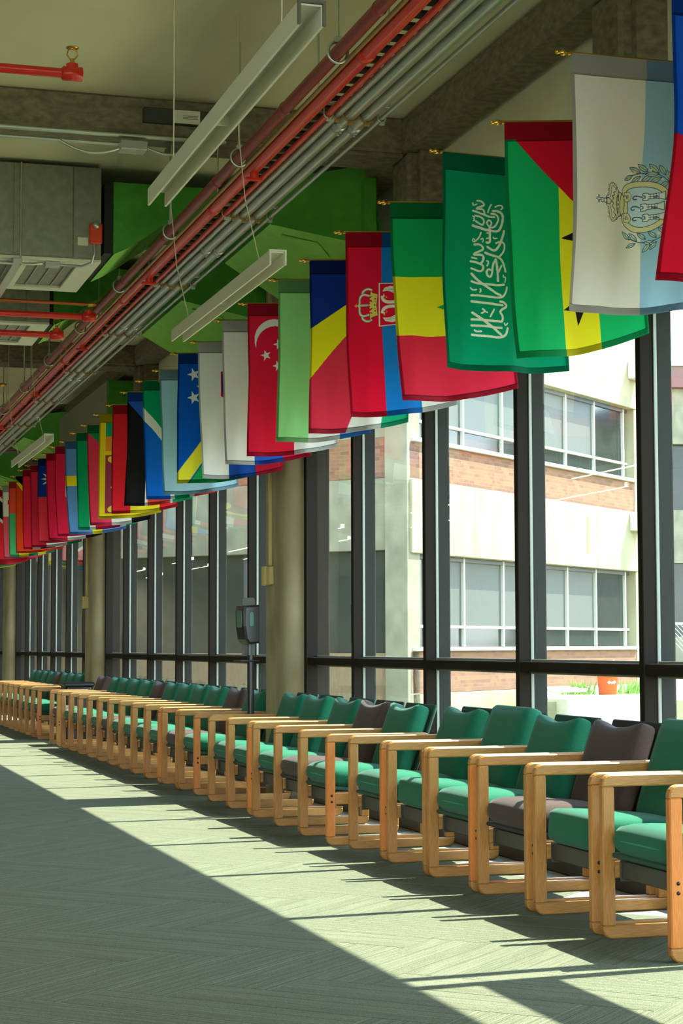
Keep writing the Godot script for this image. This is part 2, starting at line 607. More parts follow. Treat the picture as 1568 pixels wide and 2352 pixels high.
func build_windows() -> void:
	var sill := 0.16
	var head := 2.72
	var bar_lo := 1.008
	var bar_hi := 1.063
	# shared meshes, each with its origin at the window's near mullion on the floor
	var st := S()
	box2(st, Vector3(3.8, sill, -0.025), Vector3(3.868, 2.8, 0.025), 0.004)
	var mull := done(st)
	st = S()
	box2(st, Vector3(3.868, sill, -0.031), Vector3(3.886, head, 0.031), 0.002)
	var bead := done(st)
	st = S()
	box2(st, Vector3(3.886, sill, -0.025), Vector3(3.965, 2.8, 0.025), 0.004)
	var outer := done(st)
	st = S()
	box2(st, Vector3(3.806, bar_lo, -STEP + 0.03), Vector3(3.95, bar_hi, -0.03), 0.004)
	var bar := done(st)
	st = S()
	box2(st, Vector3(3.872, bar_hi, -STEP + 0.03), Vector3(3.884, bar_hi + 0.012, -0.03), 0.002)
	box2(st, Vector3(3.872, bar_lo - 0.012, -STEP + 0.03), Vector3(3.884, bar_lo, -0.03), 0.002)
	var barbead := done(st)
	st = S()
	box2(st, Vector3(3.8, head, -STEP + 0.03), Vector3(3.96, 2.8, -0.03), 0.004)
	var headbar := done(st)
	st = S()
	box2(st, Vector3(3.8, sill - 0.03, -STEP + 0.03), Vector3(3.97, sill + 0.03, -0.03), 0.004)
	var sillbar := done(st)
	st = S()
	box2(st, Vector3(3.79, sill, -0.03), Vector3(3.975, 2.8, 0.03), 0.004)
	var jamb := done(st)
	var pane := func(lo: float, hi: float) -> ArrayMesh:
		var s := S()
		s.set_smooth_group(-1)
		quad(s, Vector3(3.878, lo, -STEP + 0.025), Vector3(3.878, hi, -STEP + 0.025), Vector3(3.878, hi, -0.025), Vector3(3.878, lo, -0.025), Vector3(-1, 0, 0))
		return done(s)
	var p_up: ArrayMesh = pane.call(bar_hi, head)
	var p_lo: ArrayMesh = pane.call(sill + 0.02, bar_lo)
	var n := 1
	for i in range(-5, 19):
		var z := PIER0 - i * STEP
		var w := struct("window_%d" % n, "tall bronze framed window of one upper and one lower pane", Vector3(0, 0, z))
		n += 1
		mpart(w, "mullion", mull, M.bronze_frame)
		mpart(w, "glazing_bead", bead, M.bead_grey)
		mpart(w, "outer_mullion", outer, M.bronze_outer)
		mpart(w, "transom", bar, M.bronze_frame)
		mpart(w, "transom_bead", barbead, M.bead_grey)
		mpart(w, "head_rail", headbar, M.bronze_frame)
		mpart(w, "sill_rail", sillbar, M.bronze_frame)
		mpart(w, "pane", p_up, M.window_glass)
		mpart(w, "pane", p_lo, M.window_glass)
		# jambs where a pier interrupts the glazing
		var at_pier := posmod(i, 6)
		if at_pier in [0, 5]:
			mpart(w, "jamb", jamb, M.bronze_frame, Vector3(0, 0, -0.335 if at_pier == 0 else -STEP + 0.335))
	# the glazed door past the end of the chairs
	var d := struct("door_1", "bronze framed glass door past the end of the chair row", Vector3(0, 0, -6.22))
	for e in [["jamb", Vector3(3.81, 0, -0.03), Vector3(3.95, 2.72, 0.03)], ["jamb", Vector3(3.81, 0, 1.24), Vector3(3.95, 2.72, 1.34)], ["top_rail", Vector3(3.83, 1.83, 0.03), Vector3(3.92, 2.13, 1.24)], ["bottom_rail", Vector3(3.83, 0.0, 0.03), Vector3(3.92, 0.16, 1.24)], ["head_rail", Vector3(3.81, 2.72, -0.03), Vector3(3.96, 2.8, 1.34)]]:
		st = S()
		box2(st, e[1], e[2], 0.004)
		part(d, e[0], st, M.bronze_frame)
	for e in [[0.16, 1.83], [2.13, 2.72]]:
		st = S()
		quad(st, Vector3(3.878, e[0], 0.03), Vector3(3.878, e[1], 0.03), Vector3(3.878, e[1], 1.24), Vector3(3.878, e[0], 1.24), Vector3(-1, 0, 0))
		part(d, "pane", st, M.window_glass)
	st = S()
	tube(st, [Vector3(3.83, 0.9, 1.12), Vector3(3.76, 0.9, 1.12), Vector3(3.76, 1.2, 1.12), Vector3(3.83, 1.2, 1.12)], 0.012, 8)
	part(d, "handle", st, M.galv)
	# dark low base in two boards below the glass
	var b := struct("baseboard_right", "dark bronze base boards under the windows")
	for e in [[0.0, 0.072], [0.078, 0.15]]:
		st = S()
		box2(st, Vector3(3.79, e[0], -41.5), Vector3(3.96, e[1], -6.26), 0.004)
		part(b, "board", st, M.base_dark)

# ---------------------------------------------------------------- pipes, ducts and lights under the ceiling
func build_pipes() -> void:
	var zs := [Z_NEAR, Z_FAR]
	var spec := [
		["sprinkler_main", "bright red sprinkler main with couplings running down the room", "pipe", 2.418, 3.75, 0.0385, "pipe_red"],
		["return_main", "dark red pipe lying higher beside the bright red main", "pipe", 2.318, 3.775, 0.03, "pipe_dark_red"],
		["tan_conduit", "thin bronze coloured pipe between the two red mains", "pipe", 2.3612, 3.742, 0.0105, "pipe_tan"],
		["sprinkler_feed", "slim red pipe between the red main and grey conduits", "pipe", 2.506, 3.735, 0.015, "pipe_red"],
		["slim_conduit", "slim galvanised conduit next to the slim red pipe", "conduit", 2.553, 3.735, 0.0165, "galv"],
		["wide_conduit", "wide galvanised conduit beside the slim conduit", "conduit", 2.619, 3.742, 0.032, "galv"],
		["wide_conduit", "second wide galvanised conduit, the one toward the windows", "conduit", 2.702, 3.742, 0.032, "galv"],
		["edge_conduit", "thin galvanised conduit at the window edge of the rack", "conduit", 2.778, 3.732, 0.0125, "galv"]]
	var hang: Array = []
	for i in 20: hang.append(-4.2 - i * 2.2)
	for e in spec:
		var o := thing(e[0], e[1], e[2])
		var st := S()
		rod(st, Vector3(e[3], e[4], 0.5), Vector3(e[3], e[4], -47.0), e[5], 18)
		part(o, "run", st, M[e[6]])
		if e[0] == "sprinkler_main":
			for i in 15:
				var z := -1.6 - i * 3.05
				st = S()
				lathe(st, Vector3(e[3], e[4], z), [Vector2(0.0385, -0.03), Vector2(0.044, -0.026), Vector2(0.044, 0.026), Vector2(0.0385, 0.03)], 18, Basis(Vector3(1, 0, 0), PI / 2))
				part(o, "coupling", st, M.pipe_red)
			for i in 8:
				var z := -3.65 - i * 3.05
				st = S()
				rod(st, Vector3(e[3], e[4] - 0.02, z), Vector3(e[3] + 0.005, e[4] - 0.066, z), 0.025, 12)
				box2(st, Vector3(e[3] - 0.05, e[4] - 0.075, z - 0.012), Vector3(e[3] + 0.05, e[4] - 0.057, z + 0.012), 0.004)
				part(o, "tee", st, M.pipe_red)
		elif e[0] == "return_main":
			for i in 30:
				var z := -1.2 - i * 1.5
				st = S()
				lathe(st, Vector3(e[3], e[4], z), [Vector2(0.03, -0.011), Vector2(0.0335, -0.008), Vector2(0.0335, 0.008), Vector2(0.03, 0.011)], 18, Basis(Vector3(1, 0, 0), PI / 2))
				part(o, "seam_band", st, M.pipe_dark_red)
		elif e[0] == "wide_conduit":
			for i in 15:
				var z := -2.7 - i * 3.05
				st = S()
				lathe(st, Vector3(e[3], e[4], z), [Vector2(0.032, -0.036), Vector2(0.037, -0.032), Vector2(0.037, 0.032), Vector2(0.032, 0.036)], 18, Basis(Vector3(1, 0, 0), PI / 2))
				for s in [-0.02, 0.02]: box2(st, Vector3(e[3] - 0.006, e[4] - 0.05, z + s - 0.006), Vector3(e[3] + 0.006, e[4] - 0.034, z + s + 0.006), 0.002)
				part(o, "coupling", st, M.galv)
	# ladder tray above the pipes
	var tray := thing("cable_tray", "black ladder cable tray above the pipes", "cable tray")
	for x in [2.462, 2.66]:
		var s := S()
		box2(s, Vector3(x, 3.80, -47.0), Vector3(x + 0.012, 3.845, 0.5), 0.002)
		part(tray, "side_rail", s, M.tray_black)
	var rung := S()
	box2(rung, Vector3(2.474, 3.802, -0.036), Vector3(2.66, 3.818, 0.036), 0.002)
	var rm := done(rung)
	for i in 150: mpart(tray, "rung", rm, M.tray_black, Vector3(0, 0, -3.0 - i * 0.16))
	# trapeze hangers with clamps
	for z in hang:
		if z > -4.0: continue
		# rods end under a cross beam or a duct where one is overhead
		var top := CEIL
		for b in [-10.96, -20.1, -29.25, -38.4]:
			if absf(z - b) < 0.22: top = 4.165
		for b in [-12.95, -15.87, -26.4, -31.4]:
			if absf(z - b) < 0.62: top = 4.005
		var o := thing("trapeze_hanger", "galvanised strut hanger carrying the conduits", "pipe hanger", Vector3(0, 0, z), "trapeze hangers along the conduit rack")
		var s := S()
		box2(s, Vector3(2.46, 3.782, -0.02), Vector3(2.83, 3.798, 0.02), 0.003)
		part(o, "strut", s, M.galv)
		for x in [2.456, 2.82]:
			s = S()
			rod(s, Vector3(x, 3.78, 0), Vector3(x, top, 0), 0.005, 8)
			part(o, "drop_rod", s, M.galv)
		for e in [[2.506, 3.735, 0.015], [2.553, 3.735, 0.0165], [2.619, 3.742, 0.032], [2.702, 3.742, 0.032], [2.778, 3.732, 0.0125]]:
			s = S()
			var pts := []
			for k in 9:
				var a := PI + PI * k / 8.0
				pts.append(Vector3(e[0] + cos(a) * (e[2] + 0.0065), e[1] + sin(a) * (e[2] + 0.0065), 0))
			pts.push_front(pts[0] + Vector3(0, 0.03, 0))
			pts.append(pts[-1] + Vector3(0, 0.03, 0))
			tube(s, pts, 0.005, 6)
			box2(s, Vector3(e[0] - 0.014, e[1] - e[2] - 0.022, -0.01), Vector3(e[0] + 0.014, e[1] - e[2] - 0.008, 0.01), 0.002)
			part(o, "clamp", s, M.pipe_tan if e[2] > 0.016 else M.galv)
	for i in 16:
		var z := -4.06 - i * 1.87
		var top := CEIL
		for b in [-10.96, -20.1, -29.25, -38.4]:
			if absf(z - b) < 0.22: top = 4.165
		for b in [-12.95, -15.87, -26.4, -31.4]:
			if absf(z - b) < 0.62: top = 3.905
		var o := thing("clevis_hanger", "galvanised ring hanger on a rod holding the red mains", "pipe hanger", Vector3(2.347, 0, z), "ring hangers along the red mains")
		var s := S()
		rod(s, Vector3(-0.03, 3.82, 0), Vector3(-0.03, top, 0), 0.007, 8)
		part(o, "drop_rod", s, M.galv)
		s = S()
		var pts := []
		for k in 19:
			var a := TAU * k / 18.0 + PI / 2
			pts.append(Vector3(-0.03 + cos(a) * 0.045, 3.775 + sin(a) * 0.048, 0))
		tube(s, pts, 0.007, 6)
		part(o, "ring", s, M.galv)
		s = S()
		box2(s, Vector3(-0.046, 3.815, -0.014), Vector3(-0.014, 3.845, 0.014), 0.003)
		part(o, "nut", s, M.galv)
	# branches that cross from the left
	var br := [["sprinkler_branch", "red branch pipe with an upright sprinkler head by the cross beam", 3.98, -9.1, -3.0, 1.33, true], ["sprinkler_branch", "red branch pipe ending in a tee at the red main", 3.62, -13.9, -3.0, 2.17, false], ["sprinkler_branch", "lower red branch pipe with a pendent sprinkler", 3.53, -14.25, -3.0, 1.98, true]]
	for e in br:
		var o := thing(e[0], e[1], "pipe")
		var s := S()
		rod(s, Vector3(e[4], e[2], e[3]), Vector3(e[5], e[2], e[3]), 0.024, 14)
		part(o, "run", s, M.pipe_red)
		s = S()
		lathe(s, Vector3(e[5], e[2], e[3]), [Vector2(0.0, -0.055), Vector2(0.036, -0.05), Vector2(0.036, 0.045), Vector2(0.024, 0.055), Vector2(0.0, 0.055)], 14, Basis(Vector3(0, 0, 1), PI / 2))
		rod(s, Vector3(e[5], e[2], e[3]), Vector3(e[5], e[2] + 0.05, e[3]), 0.03, 12)
		part(o, "elbow", s, M.pipe_red)
		if e[6]:
			s = S()
			rod(s, Vector3(e[5], e[2] + 0.05, e[3]), Vector3(e[5], e[2] + 0.075, e[3]), 0.012, 8)
			for q in [-1, 1]: tube(s, [Vector3(e[5] + q * 0.012, e[2] + 0.075, e[3]), Vector3(e[5] + q * 0.026, e[2] + 0.095, e[3]), Vector3(e[5] + q * 0.02, e[2] + 0.12, e[3]), Vector3(e[5], e[2] + 0.13, e[3])], 0.004, 6)
			lathe(s, Vector3(e[5], e[2] + 0.13, e[3]), [Vector2(0.0, 0.0), Vector2(0.032, 0.0), Vector2(0.032, 0.004), Vector2(0.0, 0.006)], 12)
			part(o, "sprinkler_head", s, M.brass)
	for e in [["copper_line", "thin copper pipe crossing to the red main below the air units", 3.69, -13.75, 2.2], ["copper_line", "thin copper pipe crossing before the second concrete beam", 3.85, -19.4, 2.18]]:
		var o := thing(e[0], e[1], "pipe")
		var s := S()
		rod(s, Vector3(-3.0, e[2], e[3]), Vector3(e[4], e[2], e[3]), 0.013, 10)
		part(o, "run", s, M.copper)
		s = S()
		rod(s, Vector3(e[4] - 0.06, e[2], e[3]), Vector3(e[4] - 0.02, e[2], e[3]), 0.019, 10)
		part(o, "valve", s, M.brass)
	# conduit and boxes on the face of the first beam
	var bc := thing("beam_conduit", "galvanised conduit along the foot of the concrete beam", "conduit")
	var s2 := S()
	rod(s2, Vector3(-3, 4.155, -10.78), Vector3(2.5, 4.16, -10.78), 0.014, 10)
	part(bc, "run", s2, M.galv)
	s2 = S()
	rod(s2, Vector3(-3, 4.115, -10.84), Vector3(1.95, 4.12, -10.84), 0.011, 10)
	part(bc, "run", s2, M.galv)
	s2 = S()
	box2(s2, Vector3(1.86, 4.07, -10.86), Vector3(2.02, 4.125, -10.74), 0.004)
	part(bc, "junction_box", s2, M.galv)
	for e in [[Vector3(1.5, 4.11, -10.8), Vector3(1.86, 4.085, -10.8)], [Vector3(2.02, 4.1, -10.8), Vector3(2.33, 4.14, -10.8)]]:
		s2 = S()
		var pts := []
		for k in 13:
			var t := k / 12.0
			pts.append(e[0].lerp(e[1], t) + Vector3(0, -0.05 * sin(PI * t), 0))
		tube(s2, pts, 0.009, 8)
		part(bc, "flexible_whip", s2, M.galv)
	var lb := thing("wall_box", "flat grey electrical box with a paper notice on the concrete beam", "electrical box")
	s2 = S()
	box2(s2, Vector3(2.0, 4.25, -10.81), Vector3(2.5, 4.34, -10.77), 0.004)
	part(lb, "body", s2, M.steel_rail)
	s2 = S()
	box2(s2, Vector3(2.18, 4.255, -10.771), Vector3(2.34, 4.335, -10.767), 0.0)
	var paper := part(lb, "paper_label", s2, M.paper_white)
	for k in 3:
		s2 = S()
		box2(s2, Vector3(2.235, 4.283 + k * 0.008, -10.767), Vector3(2.325, 4.287 + k * 0.008, -10.7662))
		part(paper, "printed_line", s2, M.print_grey)

func air_unit(z: float, label: String, full: bool) -> void:
	# hung fan unit; local origin at the bottom right near corner
	var o := thing("air_handler", label, "air handler", Vector3(2.05, 3.75, z))
	var s := S()
	box2(s, Vector3(-2.2, 0.0, -1.1), Vector3(-0.03, 0.63, 0.0), 0.006)
	part(o, "casing", s, M.galv_sheet)
	for e in [[-0.62, -0.22], [-0.22, 0.0]]:
		s = S()
		box2(s, Vector3(e[0] + 0.003, 0.01, 0.0), Vector3(e[1] - 0.003 - (0.03 if e[1] == 0.0 else 0.0), 0.625, 0.008), 0.002)
		part(o, "side_panel", s, M.galv_sheet)
	# bottom skirt round the filter opening
	for e in [[Vector3(-2.2, -0.02, -0.1), Vector3(-0.03, 0.0, 0.0)], [Vector3(-2.2, -0.02, -1.1), Vector3(-0.03, 0.0, -0.98)], [Vector3(-0.17, -0.02, -0.98), Vector3(-0.03, 0.0, -0.1)], [Vector3(-0.62, -0.02, -0.98), Vector3(-0.5, 0.0, -0.1)]]:
		s = S()
		box2(s, e[0], e[1], 0.002)
		part(o, "skirt", s, M.paper_white)
	for k in 3:
		s = S()
		rod(s, Vector3(-0.42 + k * 0.09, -0.006, -0.12), Vector3(-0.42 + k * 0.09, -0.006, -0.96), 0.005, 6)
		part(o, "filter_rod", s, M.galv)
	# strut below
	s = S()
	box2(s, Vector3(-0.62, -0.06, -1.25), Vector3(-0.56, -0.02, 0.02), 0.003)
	part(o, "strut", s, M.galv)
	if full:
		s = S()
		box2(s, Vector3(-0.115, 0.1, 0.008), Vector3(-0.03, 0.24, 0.05), 0.008)
		var act := part(o, "actuator", s, M.actuator_orange)
		s = S()
		lathe(s, Vector3(-0.073, 0.225, 0.05), [Vector2(0.0, 0.012), Vector2(0.024, 0.012), Vector2(0.024, 0.0)], 12, Basis(Vector3(1, 0, 0), PI / 2))
		part(act, "hub", s, M.galv)
		s = S()
		box2(s, Vector3(-0.19, 0.09, 0.008), Vector3(-0.12, 0.145, 0.0095))
		part(o, "label", s, M.paper_white)
		s = S()
		tube(s, [Vector3(-0.08, 0.1, 0.03), Vector3(-0.08, 0.03, 0.04), Vector3(-0.1, -0.03, 0.03), Vector3(-0.16, -0.05, 0.0), Vector3(-0.26, -0.045, -0.05), Vector3(-0.34, -0.03, -0.06)], 0.009, 8)
		part(o, "flexible_whip", s, M.galv)
		s = S()
		box2(s, Vector3(-0.4, -0.055, -0.1), Vector3(-0.3, -0.02, -0.03), 0.004)
		part(o, "junction_box", s, M.galv)
		s = S()
		tube(s, [Vector3(-1.6, -0.05, -0.02), Vector3(-0.5, -0.05, -0.02), Vector3(-0.42, -0.035, -0.05)], 0.011, 8)
		part(o, "conduit", s, M.galv)
	for x in [-0.6]:
		s = S()
		rod(s, Vector3(x + 0.03, -0.07, 0.015), Vector3(x + 0.03, 0.63, 0.015), 0.006, 8)
		part(o, "drop_rod", s, M.galv)

func green_duct(z: float, deep: float, label: String) -> void:
	# from an air unit toward the windows: black collar, curved neck over the pipes, then a flared plenum with a sloping floor
	var o := thing("supply_duct", label, "air duct", Vector3(0, 0, z))
	var s := S()
	box2(s, Vector3(2.05, 3.81, -1.3), Vector3(2.11, 4.29, -0.35))
	part(o, "black_collar", s, M.tray_black)
	var low := [Vector2(2.11, 3.8), Vector2(2.2, 3.845), Vector2(2.33, 3.93), Vector2(2.42, 4.0), Vector2(2.5, 4.05), Vector2(2.6, 4.09), Vector2(2.75, 4.115), Vector2(3.13, 4.1)]
	var pl := PackedVector2Array([Vector2(3.13, 4.3), Vector2(2.11, 4.3)])
	for q in low: pl.append(q)
	s = S()
	extrude(s, pl, -1.3, -0.33)
	part(o, "neck", s, M.duct_green)
	s = S()
	s.set_smooth_group(-1)
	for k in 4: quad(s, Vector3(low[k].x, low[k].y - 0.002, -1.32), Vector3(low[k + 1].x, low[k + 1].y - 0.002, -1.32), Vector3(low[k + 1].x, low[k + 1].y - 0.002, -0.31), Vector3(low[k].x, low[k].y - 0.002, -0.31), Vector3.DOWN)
	part(o, "neck_floor", s, M.duct_green_lit)  # thin skin under the neck, coloured as if lit from below
	var a := [Vector3(3.12, 4.0, 0.0), Vector3(3.12, 4.0, -deep), Vector3(3.74, 3.75, -deep - 0.35), Vector3(3.74, 3.72, 0.68)]
	var top := [Vector3(3.12, 4.3, 0.0), Vector3(3.12, 4.3, -deep), Vector3(3.61, 4.3, -deep - 0.3), Vector3(3.61, 4.3, 0.56)]
	s = S()
	s.set_smooth_group(-1)
	for i in 4:
		var j := (i + 1) % 4
		var m: Vector3 = (a[i] + a[j]) * 0.5 - Vector3(3.4, 3.9, -deep * 0.5)
		m.y = 0
		quad(s, a[i], a[j], top[j], top[i], m)
	quad(s, top[0], top[1], top[2], top[3], Vector3.UP)
	part(o, "plenum", s, M.duct_green)
	s = S()
	s.set_smooth_group(-1)
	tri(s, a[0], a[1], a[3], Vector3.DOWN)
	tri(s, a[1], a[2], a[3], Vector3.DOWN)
	part(o, "sloping_floor", s, M.duct_green_lit)  # brighter green stands in for bounce light on the underside
	var ex: Vector3 = (a[3] - a[0]).normalized()
	var ez := Vector3(0.0, -0.02, -1.0).normalized()
	var ey := ez.cross(ex).normalized()
	ez = ex.cross(ey).normalized()
	s = S()
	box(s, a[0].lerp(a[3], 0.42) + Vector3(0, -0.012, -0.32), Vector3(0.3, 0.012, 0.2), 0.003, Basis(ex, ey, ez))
	part(o, "access_hatch", s, M.duct_green_lit)
	s = S()
	box2(s, Vector3(3.58, 3.73, 0.6), Vector3(3.66, 4.19, 0.69), 0.004)
	part(o, "flange", s, M.duct_green)

func light_fixture(label: String, x: float, y: float, z0: float, length: float, lit: bool, group := "") -> Node3D:
	# an inverted trough hung on cables, a reflector inside; origin at the near end, middle of the trough's mouth
	var o := thing("pendant_light", label, "pendant light", Vector3(x, y, z0), group)
	var w := 0.041
	var lean := 1.0 if x > 2.0 else 0.0
	var s := S()
	var prof := PackedVector2Array([Vector2(-w, 0), Vector2(-w, 0.072), Vector2(w, 0.072), Vector2(w, 0), Vector2(w - 0.009, 0), Vector2(w - 0.009, 0.06), Vector2(-w + 0.009, 0.06), Vector2(-w + 0.009, 0)])
	extrude(s, prof, -length, 0.0, 0.0)
	part(o, "trough", s, M.fixture_paint)
	s = S()
	box2(s, Vector3(-w + 0.009, 0.02, -length * 0.5 - 0.004), Vector3(w - 0.009, 0.06, -length * 0.5 + 0.004))
	part(o, "baffle", s, M.fixture_paint)
	if not lit:
		s = S()
		extrude(s, PackedVector2Array([Vector2(-w - 0.003, -0.001), Vector2(-w - 0.003, 0.075), Vector2(w + 0.003, 0.075), Vector2(w + 0.003, -0.001), Vector2(w - 0.006, -0.001), Vector2(w - 0.006, 0.066), Vector2(-w + 0.006, 0.066), Vector2(-w + 0.006, -0.001)]), 0.0, 0.012)
		part(o, "end_cap", s, M.fixture_end if x < 2.0 else M.fixture_paint)
	for zz in [-0.35, -length + 0.35]:
		s = S()
		tube(s, [Vector3(0, 0.07, zz), Vector3(-0.08 * lean, 0.4, zz + 0.004), Vector3(-0.115 * lean, 0.75, zz), Vector3(-0.115 * lean, CEIL - y, zz)], 0.003, 6)
		part(o, "hanging_cable", s, M.cable_white)
	if lit:
		s = S()
		rod(s, Vector3(0, 0.035, -length + 0.05), Vector3(0, 0.035, -0.05), 0.014, 10)
		part(o, "light_tube", s, M.tube_glow)
		var al := AreaLight3D.new()
		al.name = "lamp"
		al.area_size = Vector2(0.06, length - 0.1)
		al.light_color = rgb(255, 250, 238)
		al.light_energy = 2.6
		al.area_range = 40.0
		al.shadow_enabled = true
		o.add_child(al)
		al.position = Vector3(0, 0.012, -length * 0.5)
		al.rotation = Vector3(-PI / 2, 0, 0)
	return o

func build_services() -> void:
	build_pipes()
	air_unit(-12.42, "grey sheet metal air unit with an orange actuator under the ceiling", true)
	air_unit(-14.96, "grey sheet metal air unit behind the one with an actuator", false)
	green_duct(-12.13, 1.35, "green duct and flared plenum right behind the first concrete beam")
	green_duct(-15.05, 1.8, "green duct and flared plenum behind the second air unit")
	# enclosure past the second beam
	var o := thing("duct_enclosure", "grey sheet metal duct casing with a green end past the second beam", "air duct")
	var s := S()
	box2(s, Vector3(3.46, 3.53, -24.6), Vector3(3.85, 4.14, -20.82), 0.006)
	part(o, "casing", s, M.galv_sheet)
	s = S()
	box2(s, Vector3(3.47, 3.53, -20.82), Vector3(3.85, 4.14, -20.78), 0.004)
	part(o, "green_end", s, M.duct_green)
	green_duct(-25.6, 1.35, "green duct and flared plenum at the third air unit")
	green_duct(-30.6, 1.35, "green duct and flared plenum deepest down the room")
	light_fixture("unlit cream trough light hung before the red pipes", 1.508, 3.03, -5.36, 2.44, false)
	light_fixture("unlit cream trough light hung between the green plenums", 2.318, 3.03, -8.86, 2.44, false)
	light_fixture("unlit cream trough light hung far down the row", 2.325, 3.03, -17.2, 2.6, false)
	for i in 9:
		light_fixture("lit cream trough light in the row along the left of the room", -0.8, 3.03, -0.1 - i * 5.7, 2.44, true, "lit trough lights on the left")
		light_fixture("lit cream trough light in the row along the left of the room", -1.85, 3.03, -3.2 - i * 5.7, 2.44, true, "lit trough lights on the left")

# ---------------------------------------------------------------- chairs
# local axes of a chair: x from front (0) to back, y up, z from its far side (0) to its near side (0.62)
func make_chair(style: String, lit_leg: bool) -> Node3D:
	var o := Node3D.new()
	var T := 0.037
	var WID := 0.62
	var fab: Material = M.brown_fabric if style == "brown" else M.green_fabric
	var shell: Material = M.dark_shell if style == "brown" else M.green_shell
	for side in 2:
		var z0 := 0.0 if side == 0 else WID - T
		var near := side == 1
		# armrest and floor rail carry the rounded corners, legs stand between them
		var s := S()
		extrude(s, round_rect(0.0, 0.592, 0.63, 0.64, [0.0, 0.0, 0.03, 0.04], 5), z0, z0 + T, 0.005)
		part(o, "armrest", s, M.oak_along)
		s = S()
		extrude(s, round_rect(0.0, 0.0, 0.63, 0.05, [0.038, 0.036, 0.0, 0.0], 5), z0, z0 + T, 0.005)
		part(o, "floor_rail", s, M.oak_along)
		s = S()
		box2(s, Vector3(0.0, 0.05, z0), Vector3(0.052, 0.592, z0 + T), 0.005)
		part(o, "front_leg", s, M.oak_bounce_lit if near and lit_leg else M.oak_up)  # near leg takes the oak coloured as lit by bounce
		s = S()
		box2(s, Vector3(0.578, 0.05, z0), Vector3(0.63, 0.592, z0 + T), 0.005)
		part(o, "rear_leg", s, M.oak_up)
		s = S()
		box2(s, Vector3(0.05, 0.235, z0 + 0.006), Vector3(0.58, 0.3, z0 + T - 0.006), 0.004)
		part(o, "side_stretcher", s, M.oak_along)
		if near:
			for y in [0.25, 0.285]:
				s = S()
				lathe(s, Vector3(0.03, y, z0 + T), [Vector2(0.0, 0.002), Vector2(0.007, 0.002), Vector2(0.008, -0.002)], 10, Basis(Vector3(1, 0, 0), PI / 2))
				part(o, "bolt", s, M.bolt_black)
	var zc := WID * 0.5
	var s := S()
	box2(s, Vector3(0.075, 0.235, T), Vector3(0.095, 0.305, WID - T), 0.003)
	part(o, "front_apron", s, M.steel_rail)
	s = S()
	box2(s, Vector3(0.5, 0.235, T), Vector3(0.52, 0.3, WID - T), 0.003)
	part(o, "rear_apron", s, M.steel_rail)
	for z in [T, WID - T - 0.008]:
		s = S()
		box2(s, Vector3(0.07, 0.222, z), Vector3(0.56, 0.306, z + 0.008), 0.002)
		part(o, "side_rail", s, M.steel_rail)
	var tilt := Basis(Vector3(0, 0, 1), deg_to_rad(-5.0))
	# cushion() swells along its x, so seats lie with x turned up
	var lay := tilt * Basis(Vector3(0, 1, 0), Vector3(-1, 0, 0), Vector3(0, 0, 1))
	if style == "box":
		s = S()
		cushion(s, Vector3(0.068, 0.255, 0.268), 0.03, 0.016, 0.0, Transform3D(lay, Vector3(0.30, 0.365, zc)), 10)
		part(o, "seat_cushion", s, fab)
	else:
		s = S()
		box(s, Vector3(0.295, 0.305, zc), Vector3(0.52, 0.02, 0.545), 0.006, tilt)
		part(o, "seat_board", s, shell)
		s = S()
		cushion(s, Vector3(0.05, 0.265, 0.27), 0.045, 0.03, 0.0, Transform3D(lay, Vector3(0.29, 0.372, zc)), 11)
		var c := part(o, "seat_cushion", s, fab)
		s = S()
		var pts := []
		for k in 25:
			var a := TAU * k / 24.0
			var ca := signf(cos(a)) * pow(absf(cos(a)), 0.35)
			var sa := signf(sin(a)) * pow(absf(sin(a)), 0.35)
			pts.append(Vector3(0.29, 0.368, zc) + tilt * Vector3(ca * 0.263, 0.0, sa * 0.268))
		tube(s, pts, 0.005, 6, false)
		part(c, "piping", s, M.green_piping if style != "brown" else M.brown_fabric)
	var lean := Basis(Vector3(0, 0, 1), deg_to_rad(-19.0))
	s = S()
	if style == "box":
		cushion(s, Vector3(0.05, 0.225, 0.262), 0.035, 0.014, 0.0, Transform3D(lean, Vector3(0.565, 0.61, zc)), 10)
		part(o, "back_cushion", s, fab)
	else:
		cushion(s, Vector3(0.047, 0.21, 0.258), 0.03, 0.013, 0.035, Transform3D(lean, Vector3(0.55, 0.6, zc)), 12)
		part(o, "back_cushion", s, fab)
	s = S()
	box(s, Vector3(0.622, 0.60, zc), Vector3(0.018, 0.42, 0.54), 0.006, lean)
	part(o, "back_board", s, shell)
	for z in [T + 0.02, WID - T - 0.02]:
		s = S()
		box(s, Vector3(0.575, 0.43, z), Vector3(0.03, 0.36, 0.02), 0.004, lean)
		part(o, "back_upright", s, M.steel_rail)
	return o

